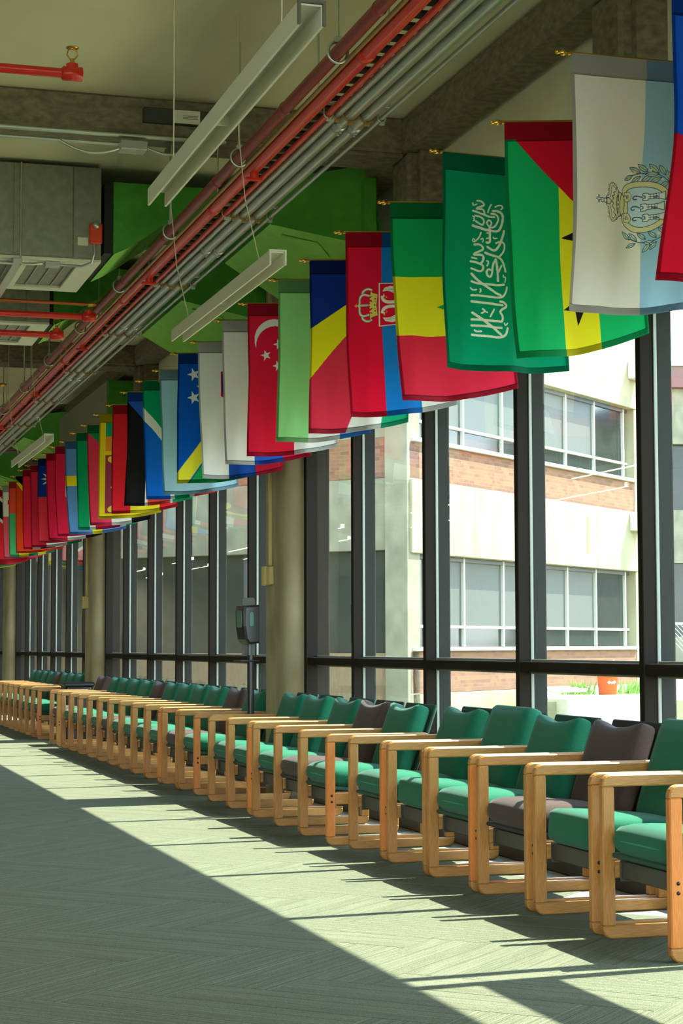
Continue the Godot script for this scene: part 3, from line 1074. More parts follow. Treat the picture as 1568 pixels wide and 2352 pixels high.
func build_chairs() -> void:
	var protos := {}
	for k in ["pillow", "box", "brown"]: protos[k] = make_chair(k, k == "pillow")
	var names := {
		"pillow": ["oak armchair with soft green pillow cushions in the row under the windows", "green pillow cushioned armchairs in the row"],
		"box": ["oak armchair with thick square edged green cushions in the row", "square cushioned green armchairs in the row"],
		"brown": ["oak armchair with dark brown cushions in the row of green ones", "brown cushioned armchairs in the row"]}
	# [front x, far edge z of its far frame, kind], near to far
	var row := [[3.105, -6.86, "pillow"], [3.105, -7.55, "box"], [3.105, -8.232, "brown"], [3.1, -8.91, "pillow"], [3.1, -9.57, "box"], [3.1, -10.27, "pillow"],
		[3.03, -11.08, "pillow"], [3.035, -11.705, "brown"], [3.045, -12.33, "pillow"],
		[3.05, -13.08, "pillow"], [3.05, -13.71, "pillow"],
		[3.07, -14.9, "pillow"], [3.06, -15.55, "brown"], [3.05, -16.24, "pillow"], [3.05, -16.88, "pillow"], [3.05, -17.52, "pillow"], [3.05, -18.16, "pillow"], [3.05, -18.8, "brown"], [3.05, -19.44, "pillow"], [3.05, -20.08, "pillow"], [3.05, -20.72, "pillow"], [3.05, -21.36, "pillow"],
		[3.05, -22.3, "brown"],
		[3.05, -24.0, "pillow"], [3.05, -24.63, "pillow"], [3.05, -25.26, "pillow"], [3.05, -25.89, "brown"], [3.05, -26.52, "pillow"], [3.05, -27.15, "pillow"], [3.05, -27.78, "pillow"], [3.05, -28.41, "pillow"]]
	var ord := ["first", "second", "third", "fourth", "fifth", "sixth", "seventh", "eighth", "ninth", "tenth", "eleventh", "twelfth", "thirteenth"]
	var look := {"pillow": "oak armchair with soft green cushions", "box": "oak armchair with square edged green cushions", "brown": "oak armchair with dark brown cushions"}
	var n := 0
	for e in row:
		var src: Node3D = protos[e[2]]
		var o := copy_of(src, "armchair")
		var where: String = ord[10 - n] + " from the sanitiser stand toward the glass door" if n < 11 else (ord[n - 11] + " past the sanitiser stand" if n < 23 else ord[n - 23] + " past the black litter bin")
		tag(o, look[e[2]] + ", " + where, "armchair", names[e[2]][1])
		n += 1
		o.position = Vector3(e[0], 0.0, e[1])
	for k in protos: protos[k].free()
	# litter bin standing between two runs of chairs
	var b := thing("litter_bin", "low black litter bin with a flat lid between the far chairs", "litter bin", Vector3(3.5, 0, -23.15))
	var s := S()
	extrude(s, round_rect(-0.17, -0.22, 0.17, 0.22, [0.04, 0.04, 0.04, 0.04], 4), 0.0, 0.66, 0.01, Transform3D(Basis(Vector3(1, 0, 0), Vector3(0, 0, 1), Vector3(0, 1, 0)), Vector3.ZERO))
	part(b, "body", s, M.black_plastic)
	s = S()
	box2(s, Vector3(-0.19, 0.66, -0.24), Vector3(0.19, 0.71, 0.24), 0.015)
	part(b, "lid", s, M.black_plastic)
	for z in [-0.12, 0.12]:
		s = S()
		box2(s, Vector3(-0.19, 0.675, z - 0.05), Vector3(-0.192, 0.695, z + 0.05))
		part(b, "lid_grip", s, M.grey_plastic)
	# hand sanitiser stand
	var d := thing("sanitiser_stand", "black hand sanitiser dispenser on a pole stand before the concrete pier", "dispenser stand", Vector3(3.45, 0, -14.0))
	s = S()
	lathe(s, Vector3.ZERO, [Vector2(0.0, 0.0), Vector2(0.17, 0.0), Vector2(0.17, 0.012), Vector2(0.15, 0.02), Vector2(0.0, 0.024)], 24)
	part(d, "base_plate", s, M.black_plastic)
	s = S()
	rod(s, Vector3(0, 0.02, 0), Vector3(0, 1.08, 0), 0.026, 14)
	part(d, "pole", s, M.black_plastic)
	s = S()
	extrude(s, round_rect(-0.07, 1.07, 0.03, 1.52, [0.015, 0.015, 0.02, 0.02], 4), -0.03, -0.022, 0.002, Transform3D(Basis(Vector3(0.93, 0, 0.37), Vector3(0, 1, 0), Vector3(-0.37, 0, 0.93)), Vector3(0.0, 0, 0.0)))
	part(d, "back_plate", s, M.grey_plastic)
	# body: side profile drawn across, front toward the room
	s = S()
	var bx := Transform3D(Basis(Vector3(-0.93, 0, 0.37), Vector3(0, 1, 0), Vector3(0.37, 0, 0.93)), Vector3(0.015, 0, -0.01))
	extrude(s, PackedVector2Array([Vector2(-0.03, 1.17), Vector2(0.07, 1.165), Vector2(0.1, 1.2), Vector2(0.118, 1.3), Vector2(0.122, 1.4), Vector2(0.112, 1.455), Vector2(-0.03, 1.465)]), -0.065, 0.065, 0.014, bx)
	var body := part(d, "dispenser_body", s, M.black_plastic)
	s = S()
	extrude(s, round_rect(0.035, 1.3, 0.075, 1.41, [0.012, 0.012, 0.02, 0.02], 4), 0.065, 0.069, 0.001, bx)
	part(body, "sight_window", s, M.soap_gel)
	s = S()
	extrude(s, round_rect(-0.034, 1.29, 0.034, 1.42, [0.02, 0.02, 0.02, 0.02], 4), 0.0, 0.006, 0.001, Transform3D(Basis(bx.basis.z, Vector3(0, 1, 0), bx.basis.x), bx * Vector3(0.119, 0, 0)))
	part(body, "sight_window", s, M.soap_gel)
	s = S()
	extrude(s, round_rect(-0.05, 0.0, 0.13, 0.012, [0.006, 0.006, 0.006, 0.006], 3), -0.05, 0.05, 0.003, Transform3D(bx.basis, Vector3(0.0, 1.03, 0)))
	part(d, "drip_tray", s, M.black_plastic)
	s = S()
	box2(s, Vector3(-0.02, 1.03, -0.012), Vector3(0.0, 1.18, 0.012), 0.003)
	part(d, "bracket", s, M.grey_plastic)
	# switch boxes with conduit on the piers
	for e in [[-14.13, "cream switch box and conduit on the pier by the sanitiser stand"], [-23.27, "cream switch box and conduit on the farther concrete pier"]]:
		var w := thing("switch_box", e[1], "switch box", Vector3(3.64, 0, e[0]))
		s = S()
		box2(s, Vector3(-0.05, 1.62, -0.09), Vector3(0.0, 1.77, 0.0), 0.004)
		part(w, "box_body", s, M.cream_plastic)
		s = S()
		box2(s, Vector3(-0.035, 1.625, 0.01), Vector3(0.0, 1.765, 0.1), 0.004)
		part(w, "cover_plate", s, M.cream_plastic)
		s = S()
		box2(s, Vector3(-0.025, 1.77, 0.02), Vector3(0.0, 4.15 if e[0] > -20.0 else 3.4, 0.06), 0.004)
		part(w, "raceway", s, M.cream_plastic)

# ---------------------------------------------------------------- flags
# Each design is painted as it hangs: u runs from the finial toward the windows, v from the sleeve down.
const FW := 0.645
const FH := 1.03

class Painter:
	var im: Image
	var w: int
	var h: int
	func _init(width: int) -> void:
		w = width
		h = int(width * 1.03 / 0.645)
		im = Image.create(w, h, false, Image.FORMAT_RGB8)
	func lift(c: Color) -> Color:
		# bright nylon dye
		return Color((1.0 - pow(1.0 - c.r, 1.7)) * 0.92, (1.0 - pow(1.0 - c.g, 1.7)) * 0.92, (1.0 - pow(1.0 - c.b, 1.7)) * 0.92)
	func rect(u0: float, v0: float, u1: float, v1: float, c: Color) -> void:
		c = lift(c)
		im.fill_rect(Rect2i(roundi(u0 * w), roundi(v0 * h), roundi(u1 * w) - roundi(u0 * w), roundi(v1 * h) - roundi(v0 * h)), c)
	func poly(pts: Array, c: Color) -> void:
		c = lift(c)
		var p := PackedVector2Array()
		var lo := 1e9
		var hi := -1e9
		for q in pts:
			p.append(Vector2(q[0] * w, q[1] * h))
			lo = minf(lo, q[1] * h)
			hi = maxf(hi, q[1] * h)
		for y in range(maxi(0, floori(lo)), mini(h, ceili(hi) + 1)):
			var xs := []
			var yy := y + 0.5
			for i in p.size():
				var a := p[i]
				var b := p[(i + 1) % p.size()]
				if (a.y <= yy) != (b.y <= yy): xs.append(a.x + (yy - a.y) / (b.y - a.y) * (b.x - a.x))
			xs.sort()
			for k in range(0, xs.size() - 1, 2):
				var x0 := maxi(0, roundi(xs[k]))
				var x1 := mini(w, roundi(xs[k + 1]))
				if x1 > x0: im.fill_rect(Rect2i(x0, y, x1 - x0, 1), c)
	func disc(u: float, v: float, r: float, c: Color) -> void:
		# r in widths
		c = lift(c)
		var rr := r * w
		var cx := u * w
		var cy := v * h
		for y in range(maxi(0, floori(cy - rr)), mini(h, ceili(cy + rr) + 1)):
			var d := rr * rr - (y + 0.5 - cy) * (y + 0.5 - cy)
			if d <= 0.0: continue
			var x0 := maxi(0, roundi(cx - sqrt(d)))
			var x1 := mini(w, roundi(cx + sqrt(d)))
			if x1 > x0: im.fill_rect(Rect2i(x0, y, x1 - x0, 1), c)
	func star(u: float, v: float, r: float, n: int, inner: float, turn: float, c: Color) -> void:
		var pts := []
		for k in 2 * n:
			var a := turn + PI * k / n
			var q := r * (1.0 if k % 2 == 0 else inner)
			pts.append([u + cos(a) * q, v + sin(a) * q * w / h])
		poly(pts, c)
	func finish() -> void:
		# sleeve and hems: doubled cloth, painted darker for the light it holds back, edged with a line of stitching
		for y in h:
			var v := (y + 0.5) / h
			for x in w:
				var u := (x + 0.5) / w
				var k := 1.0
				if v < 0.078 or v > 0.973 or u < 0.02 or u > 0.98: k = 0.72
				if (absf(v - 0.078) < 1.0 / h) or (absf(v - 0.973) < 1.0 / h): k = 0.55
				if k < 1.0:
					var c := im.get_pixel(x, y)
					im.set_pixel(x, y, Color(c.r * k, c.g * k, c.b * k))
	func stroke(pts: Array, wd: float, c: Color) -> void:
		# wd in widths; pts as [u, v]
		for i in pts.size() - 1:
			var a := Vector2(pts[i][0] * w, pts[i][1] * h)
			var b := Vector2(pts[i + 1][0] * w, pts[i + 1][1] * h)
			var n := maxi(1, ceili(a.distance_to(b) / maxf(0.8, wd * w * 0.2)))
			for k in n + 1:
				var q := a.lerp(b, float(k) / n)
				disc(q.x / w, q.y / h, wd * 0.5, c)

func smooth(pts: Array, sub := 5) -> Array:
	var out := []
	var n := pts.size()
	for i in n - 1:
		var p0 := Vector2(pts[maxi(i - 1, 0)][0], pts[maxi(i - 1, 0)][1])
		var p1 := Vector2(pts[i][0], pts[i][1])
		var p2 := Vector2(pts[i + 1][0], pts[i + 1][1])
		var p3 := Vector2(pts[mini(i + 2, n - 1)][0], pts[mini(i + 2, n - 1)][1])
		for k in sub:
			var q := p1.cubic_interpolate(p2, p0, p3, float(k) / sub)
			out.append([q.x, q.y])
	out.append(pts[n - 1])
	return out

const RED := Color(0.76, 0.06, 0.13)
const WHITE := Color(0.87, 0.88, 0.86)
const BLACK := Color(0.07, 0.075, 0.085)
const BLUE := Color(0.06, 0.24, 0.72)
const NAVY := Color(0.05, 0.13, 0.42)
const GREEN := Color(0.03, 0.46, 0.26)
const YELLOW := Color(0.93, 0.82, 0.1)
const GOLD := Color(0.85, 0.76, 0.42)
const INK := Color(0.16, 0.22, 0.3)

func bars(p: Painter, list: Array) -> void:
	# upright bars: [colour, share]
	var x := 0.0
	for e in list:
		p.rect(x, 0, x + e[1], 1, e[0])
		x += e[1]

func bands(p: Painter, list: Array) -> void:
	var y := 0.0
	for e in list:
		p.rect(0, y, 1, y + e[1], e[0])
		y += e[1]

func paint(id: String) -> Painter:
	var big := id in ["arms", "script", "eagles", "wedge"]
	var p := Painter.new(480 if big else 220)
	var third := 1.0 / 3.0
	match id:
		"canton":
			p.rect(0, 0, 1, 1, RED)
			p.rect(0, 0, 0.5, 0.5, BLUE)
			for e in [[0.12, 0.25], [0.25, 0.14], [0.25, 0.4], [0.38, 0.25]]: p.star(e[0], e[1], 0.045, 5, 0.4, 0.0, WHITE)
		"arms": paint_arms(p)
		"wedge":
			bars(p, [[Color(0.06, 0.55, 0.28), 0.38], [YELLOW, 0.27], [Color(0.06, 0.55, 0.28), 0.35]])
			p.poly([[0.0, 0.075], [0.08, 0.075], [0.5, 0.36], [0.92, 0.075], [1, 0.075], [1, 0], [0, 0]], RED)
			p.star(0.52, 0.5, 0.13, 5, 0.4, PI, BLACK)
			p.star(0.52, 0.79, 0.14, 5, 0.4, 0.45, BLACK)
		"script":
			p.rect(0, 0, 1, 1, Color(0.02, 0.44, 0.3))
			paint_script(p)
		"greenstar":
			bands(p, [[Color(0.05, 0.5, 0.24), 0.375], [Color(0.93, 0.86, 0.1), 0.3], [Color(0.82, 0.12, 0.2), 0.325]])
			p.star(0.5, 0.53, 0.13, 5, 0.4, PI, Color(0.05, 0.5, 0.24))
		"eagles":
			bars(p, [[Color(0.8, 0.06, 0.16), 0.325], [Color(0.07, 0.36, 0.78), 0.34], [WHITE, 0.335]])
			paint_eagles(p)
		"rays":
			p.rect(0, 0, 1, 1, NAVY)
			p.poly([[1, 0], [0, 0.4], [0, 0.69]], Color(0.95, 0.85, 0.08))
			p.poly([[1, 0], [0, 0.69], [0, 1], [0.36, 1]], Color(0.8, 0.14, 0.22))
			p.poly([[1, 0], [0.36, 1], [0.7, 1]], WHITE)
			p.poly([[1, 0], [0.7, 1], [1, 1]], Color(0.05, 0.5, 0.33))
		"pale": bars(p, [[Color(0.42, 0.74, 0.4), 0.35], [WHITE, 0.33], [Color(0.16, 0.4, 0.78), 0.32]])
		"crescent":
			bars(p, [[Color(0.82, 0.08, 0.17), 0.5], [WHITE, 0.5]])
			p.disc(0.29, 0.235, 0.215, WHITE)
			p.disc(0.3, 0.275, 0.205, Color(0.82, 0.08, 0.17))
			for e in [[0.34, 0.265], [0.21, 0.335], [0.34, 0.405], [0.45, 0.3], [0.45, 0.37]]: p.star(e[0], e[1], 0.06, 5, 0.4, PI, WHITE)
		"plainwhite":
			bars(p, [[WHITE, 0.36], [Color(0.13, 0.27, 0.75), 0.33], [Color(0.82, 0.1, 0.2), 0.31]])
			p.poly([[0.3, 0.22], [0.75, 0.22], [0.75, 0.38], [0.52, 0.46], [0.3, 0.38]], Color(0.8, 0.1, 0.18))
		"smallshield":
			bars(p, [[WHITE, 0.36], [Color(0.08, 0.22, 0.55), 0.32], [Color(0.8, 0.1, 0.18), 0.32]])
			p.poly([[0.27, 0.22], [0.36, 0.2], [0.55, 0.22], [0.55, 0.42], [0.36, 0.42], [0.27, 0.4]], RED)
			p.poly([[0.28, 0.235], [0.36, 0.215], [0.54, 0.235], [0.54, 0.41], [0.36, 0.405], [0.28, 0.385]], NAVY)
			for e in [[0.32, 0.27], [0.36, 0.31], [0.32, 0.35]]: p.star(e[0], e[1], 0.02, 6, 0.5, 0.0, YELLOW)
		"diagonal":
			p.rect(0, 0, 1, 1, Color(0.03, 0.26, 0.66))
			p.poly([[0, 0.92], [1, 0.06], [1, 0.22], [0.12, 1], [0, 1]], Color(0.93, 0.85, 0.16))
			p.poly([[0.14, 1], [1, 0.24], [1, 1]], Color(0.08, 0.55, 0.26))
			p.poly([[0, 0], [1, 0], [1, 0.06], [0, 0.92]], Color(0.03, 0.24, 0.64))
			for e in [[0.2, 0.16], [0.44, 0.16], [0.2, 0.34], [0.44, 0.34], [0.32, 0.25]]: p.star(e[0], e[1], 0.085, 5, 0.42, PI, WHITE)
		"skyblue":
			p.rect(0, 0, 1, 1, Color(0.5, 0.72, 0.88))
			p.star(0.5, 0.5, 0.2, 5, 0.4, PI, WHITE)
		"sixcolour":
			p.rect(0, 0, 0.5, 1, Color(0.05, 0.3, 0.78))
			p.rect(0.5, 0, 1, 1, Color(0.85, 0.16, 0.14))
			p.rect(0.34, 0.3, 0.66, 1, WHITE)
			p.poly([[0, 0.07], [0, 0.33], [0.34, 0.56], [0.66, 0.56], [1, 0.33], [1, 0.07]], WHITE)
			p.rect(0.4, 0.3, 0.6, 1, Color(0.02, 0.48, 0.3))
			p.poly([[0, 0], [0, 0.22], [0.4, 0.5], [0.6, 0.5], [1, 0.22], [1, 0]], Color(0.02, 0.48, 0.3))
			p.poly([[0.2, 0], [0.5, 0.22], [0.8, 0]], Color(0.93, 0.7, 0.1))
			p.poly([[0.3, 0], [0.5, 0.15], [0.7, 0]], BLACK)
		"blackbar":
			bars(p, [[BLACK, 0.3], [WHITE, 0.04], [Color(0.85, 0.2, 0.16), 0.32], [WHITE, 0.04], [Color(0.06, 0.5, 0.3), 0.3]])
			p.poly([[0, 0.08], [0.5, 0.42], [1, 0.08], [1, 0], [0, 0]], Color(0.12, 0.26, 0.72))
			p.star(0.5, 0.17, 0.11, 5, 0.4, 0.3, YELLOW)
		"redgold":
			bars(p, [[Color(0.82, 0.1, 0.14), 0.27], [Color(0.95, 0.8, 0.12), 0.46], [Color(0.82, 0.1, 0.14), 0.27]])
			p.rect(0.42, 0.3, 0.58, 0.4, Color(0.7, 0.2, 0.16))
		"lion":
			p.rect(0, 0, 1, 1, Color(0.94, 0.76, 0.1))
			p.rect(0.1, 0.08, 0.92, 0.21, Color(0.08, 0.48, 0.34))
			p.rect(0.1, 0.21, 0.92, 0.35, Color(0.9, 0.44, 0.12))
			p.rect(0.1, 0.39, 0.92, 0.95, Color(0.46, 0.16, 0.26))
			for e in [[0.18, 0.43, 0.6], [0.18, 0.91, -0.6], [0.84, 0.43, 2.4], [0.84, 0.91, -2.4]]:
				var a: float = e[2]
				p.stroke([[e[0], e[1]], [e[0] + 0.06 * cos(a), e[1] + 0.03 * sin(a)]], 0.09, Color(0.94, 0.8, 0.2))
			p.stroke(smooth([[0.3, 0.86], [0.34, 0.7], [0.5, 0.62], [0.6, 0.52], [0.72, 0.55]]), 0.08, Color(0.94, 0.8, 0.2))
			p.stroke([[0.5, 0.62], [0.36, 0.55], [0.26, 0.5]], 0.03, Color(0.94, 0.8, 0.2))
			p.stroke([[0.34, 0.72], [0.2, 0.7]], 0.04, Color(0.94, 0.8, 0.2))
		"greenwedge":
			bars(p, [[Color(0.84, 0.16, 0.26), 0.36], [WHITE, 0.33], [BLACK, 0.31]])
			p.poly([[0, 0], [0, 0.07], [0.5, 0.33], [1, 0.07], [1, 0]], Color(0.05, 0.45, 0.22))
		"fivebar":
			bars(p, [[Color(0.04, 0.46, 0.28), 0.2], [WHITE, 0.1], [Color(0.72, 0.1, 0.2), 0.4], [WHITE, 0.1], [Color(0.04, 0.46, 0.28), 0.2]])
			p.star(0.5, 0.5, 0.14, 5, 0.4, PI, YELLOW)
		"cross":
			p.rect(0, 0, 1, 1, Color(0.26, 0.45, 0.78))
			p.rect(0, 0.37, 1, 0.48, YELLOW)
			p.rect(0.41, 0, 0.59, 1, YELLOW)
		"whitecross":
			p.rect(0, 0, 1, 1, Color(0.82, 0.1, 0.2))
			p.rect(0.4, 0.3, 0.6, 0.7, WHITE)
			p.rect(0.18, 0.44, 0.82, 0.56, WHITE)
		"threebar":
			bars(p, [[Color(0.8, 0.1, 0.2), 0.36], [WHITE, 0.34], [BLACK, 0.3]])
			for v in [0.34, 0.62]: p.star(0.53, v, 0.1, 5, 0.4, PI, GREEN)
		"sun":
			p.rect(0, 0, 1, 1, Color(0.8, 0.14, 0.2))
			p.rect(0, 0, 0.52, 0.45, NAVY)
			p.star(0.27, 0.24, 0.21, 12, 0.5, 0.0, WHITE)
			p.disc(0.27, 0.24, 0.115, NAVY)
			p.disc(0.27, 0.24, 0.1, WHITE)
		"redwhitegreen":
			bars(p, [[Color(0.78, 0.12, 0.2), 0.3], [WHITE, 0.4], [Color(0.08, 0.45, 0.24), 0.3]])
			p.star(0.5, 0.5, 0.1, 5, 0.4, PI, YELLOW)
		"fivestripe": bars(p, [[Color(0.82, 0.1, 0.18), 0.19], [WHITE, 0.16], [Color(0.12, 0.14, 0.36), 0.3], [WHITE, 0.16], [Color(0.82, 0.1, 0.18), 0.19]])
		"blackwedge":
			p.rect(0, 0, 1, 1, Color(0.9, 0.2, 0.08))
			p.poly([[0, 0], [0, 0.07], [0.5, 0.5], [1, 0.07], [1, 0]], YELLOW)
			p.poly([[0, 0], [0, 0.03], [0.5, 0.34], [1, 0.03], [1, 0]], BLACK)
		"stripecanton":
			bars(p, [[Color(0.2, 0.55, 0.34), 0.22], [YELLOW, 0.2], [Color(0.08, 0.45, 0.3), 0.2], [YELLOW, 0.18], [Color(0.08, 0.45, 0.3), 0.2]])
			p.rect(0, 0, 0.6, 0.42, Color(0.86, 0.22, 0.16))
			p.star(0.3, 0.22, 0.13, 5, 0.4, PI, WHITE)
		"whitecanton":
			p.rect(0, 0, 1, 1, Color(0.84, 0.26, 0.34))
			p.rect(0, 0, 0.5, 0.42, WHITE)
			p.rect(0.2, 0.14, 0.3, 0.3, RED)
			p.rect(0.12, 0.19, 0.38, 0.25, RED)
		"sash":
			p.rect(0, 0, 1, 1, Color(0.82, 0.1, 0.14))
			p.poly([[0, 0.05], [0, 0.4], [1, 0.95], [1, 0.6]], WHITE)
			p.poly([[0, 0.1], [0, 0.35], [1, 0.9], [1, 0.65]], BLACK)
		"redmoon":
			p.rect(0, 0, 1, 1, Color(0.84, 0.1, 0.16))
			p.disc(0.5, 0.5, 0.25, WHITE)
			p.disc(0.5, 0.5, 0.17, RED)
			p.disc(0.5, 0.52, 0.13, WHITE)
		"redcrescent":
			p.rect(0, 0, 1, 1, Color(0.85, 0.12, 0.18))
			p.disc(0.5, 0.36, 0.22, WHITE)
			p.disc(0.5, 0.39, 0.18, Color(0.85, 0.12, 0.18))
			p.star(0.5, 0.54, 0.1, 5, 0.4, 0.3, WHITE)
		"carpetgreen":
			p.rect(0, 0, 1, 1, Color(0.04, 0.5, 0.3))
			p.rect(0, 0.15, 1, 0.32, Color(0.66, 0.14, 0.16))
		"bluegold": bars(p, [[Color(0.12, 0.36, 0.8), 0.5], [Color(0.95, 0.82, 0.1), 0.5]])
	return p

func paint_script(p: Painter) -> void:
	# white brush lettering that reads up the flag, and the sword beside it
	var c := Color(0.86, 0.88, 0.8)
	var s := [
		[60, 345, 135, 440, 130, 520, 170, 565, 240, 500, 290, 380, 335, 330, 380, 420, 385, 520, 390, 570, 450, 575, 560],
		[64, 215, 455, 330, 480, 470, 520, 600, 550, 740, 592, 900, 588],
		[60, 285, 600, 420, 620, 530, 680, 560, 770, 520, 860, 420, 840, 300, 770],
		[44, 205, 215, 215, 270, 260, 272, 330, 240],
		[40, 205, 620, 250, 640, 240, 690, 255, 740, 225, 760],
		[50, 805, 200, 740, 320, 690, 460],
		[48, 930, 270, 1040, 215, 1130, 215, 1170, 270, 1120, 330],
		[74, 860, 405, 980, 395, 1100, 430, 1165, 520, 1165, 680, 1110, 860, 1040, 990, 940, 1040, 800, 1030, 660, 1010],
		[58, 800, 490, 900, 490, 990, 540, 1025, 640, 980, 780, 900, 890, 810, 930],
		[54, 745, 900, 690, 860, 660, 780, 720, 705, 790, 740, 800, 810, 750, 910],
		[70, 745, 900, 740, 1020, 745, 1150, 735, 1270, 740, 1360, 690, 1410, 640, 1410],
		[80, 215, 910, 300, 940, 420, 960, 560, 1000, 680, 1020],
		[42, 650, 1110, 720, 1100], [42, 640, 1280, 720, 1260],
		[48, 465, 1110, 420, 1230, 330, 1350, 260, 1400],
		[34, 235, 1310, 200, 1360, 235, 1410, 275, 1360, 235, 1310],
		[40, 460, 1320, 510, 1290, 535, 1340, 510, 1400], [44, 850, 1230, 870, 1270, 960, 1255],
		[72, 1200, 1010, 1170, 1130, 1100, 1310, 1040, 1450, 940, 1590, 860, 1650, 780, 1630, 660, 1550],
		[58, 920, 1420, 1020, 1370, 1120, 1370, 1190, 1430, 1190, 1560, 1130, 1700, 1010, 1830],
		[74, 590, 1730, 700, 1780, 850, 1830, 980, 1870, 1080, 1960, 1150, 2120, 1190, 2290],
		[64, 260, 1490, 400, 1480, 500, 1540, 520, 1620, 420, 1690, 290, 1750, 260, 1800, 380, 1800, 490, 1810, 530, 1890, 500, 2000, 430, 2070, 300, 2030, 160, 2010],
		[50, 190, 1890, 330, 1920],
		[60, 430, 2080, 510, 2150, 500, 2250, 430, 2310, 300, 2270, 180, 2220],
		[46, 620, 1990, 660, 2010, 650, 2080, 620, 2140],
		[74, 880, 1940, 900, 2100, 910, 2400, 905, 2620],
		[60, 880, 1940, 800, 2080, 760, 2250, 740, 2380, 690, 2490, 620, 2450, 600, 2330, 650, 2260, 720, 2280],
		[54, 1060, 2120, 1000, 2230, 950, 2330],
		[70, 190, 2388, 300, 2520, 430, 2660, 560, 2780, 720, 2920, 860, 3020, 980, 3060],
		[64, 190, 2618, 330, 2678, 500, 2708, 700, 2738, 900, 2755, 1110, 2715],
		[46, 160, 2828, 230, 2885, 310, 2878], [44, 410, 2858, 425, 2908, 405, 2958],
		[64, 180, 3048, 350, 3058, 550, 3098, 800, 3138, 960, 3128, 1090, 3058, 1180, 2918, 1220, 2788],
		[70, 180, 3238, 350, 3268, 600, 3318, 850, 3358, 1030, 3358],
		[70, 950, 3258, 1070, 3268, 1160, 3348, 1140, 3418, 1020, 3488, 940, 3578, 1000, 3668, 1020, 3768, 980, 3868, 850, 3868, 650, 3858, 450, 3828, 300, 3808, 160, 3798],
		[74, 190, 3588, 300, 3688, 450, 3828, 570, 3948, 700, 4058, 830, 4178, 950, 4278],
		[68, 150, 3988, 300, 3998, 550, 4028, 800, 4068, 970, 4068],
		[50, 450, 3488, 500, 3558, 420, 3618], [42, 500, 3568, 560, 3598], [50, 750, 3508, 640, 3728],
		[40, 1100, 2418, 1110, 2478, 1180, 2488, 1150, 2638], [44, 1075, 3918, 1100, 3978, 1175, 3918], [54, 220, 4138, 270, 4178, 380, 4178],
		[70, 150, 4278, 300, 4308, 600, 4338, 850, 4368, 1000, 4338, 1110, 4248, 1170, 4070]]
	for e in s:
		var pts := []
		for i in range(1, e.size(), 2): pts.append([0.185 + e[i] / 4072.0, 0.19 + e[i + 1] / 6680.0])
		p.stroke(smooth(pts), e[0] / 4072.0, c)
	p.stroke([[0.66, 0.24], [0.66, 0.78]], 0.018, c)
	p.stroke([[0.64, 0.76], [0.7, 0.76], [0.7, 0.82]], 0.02, c)
	p.stroke([[0.66, 0.78], [0.67, 0.85]], 0.03, c)

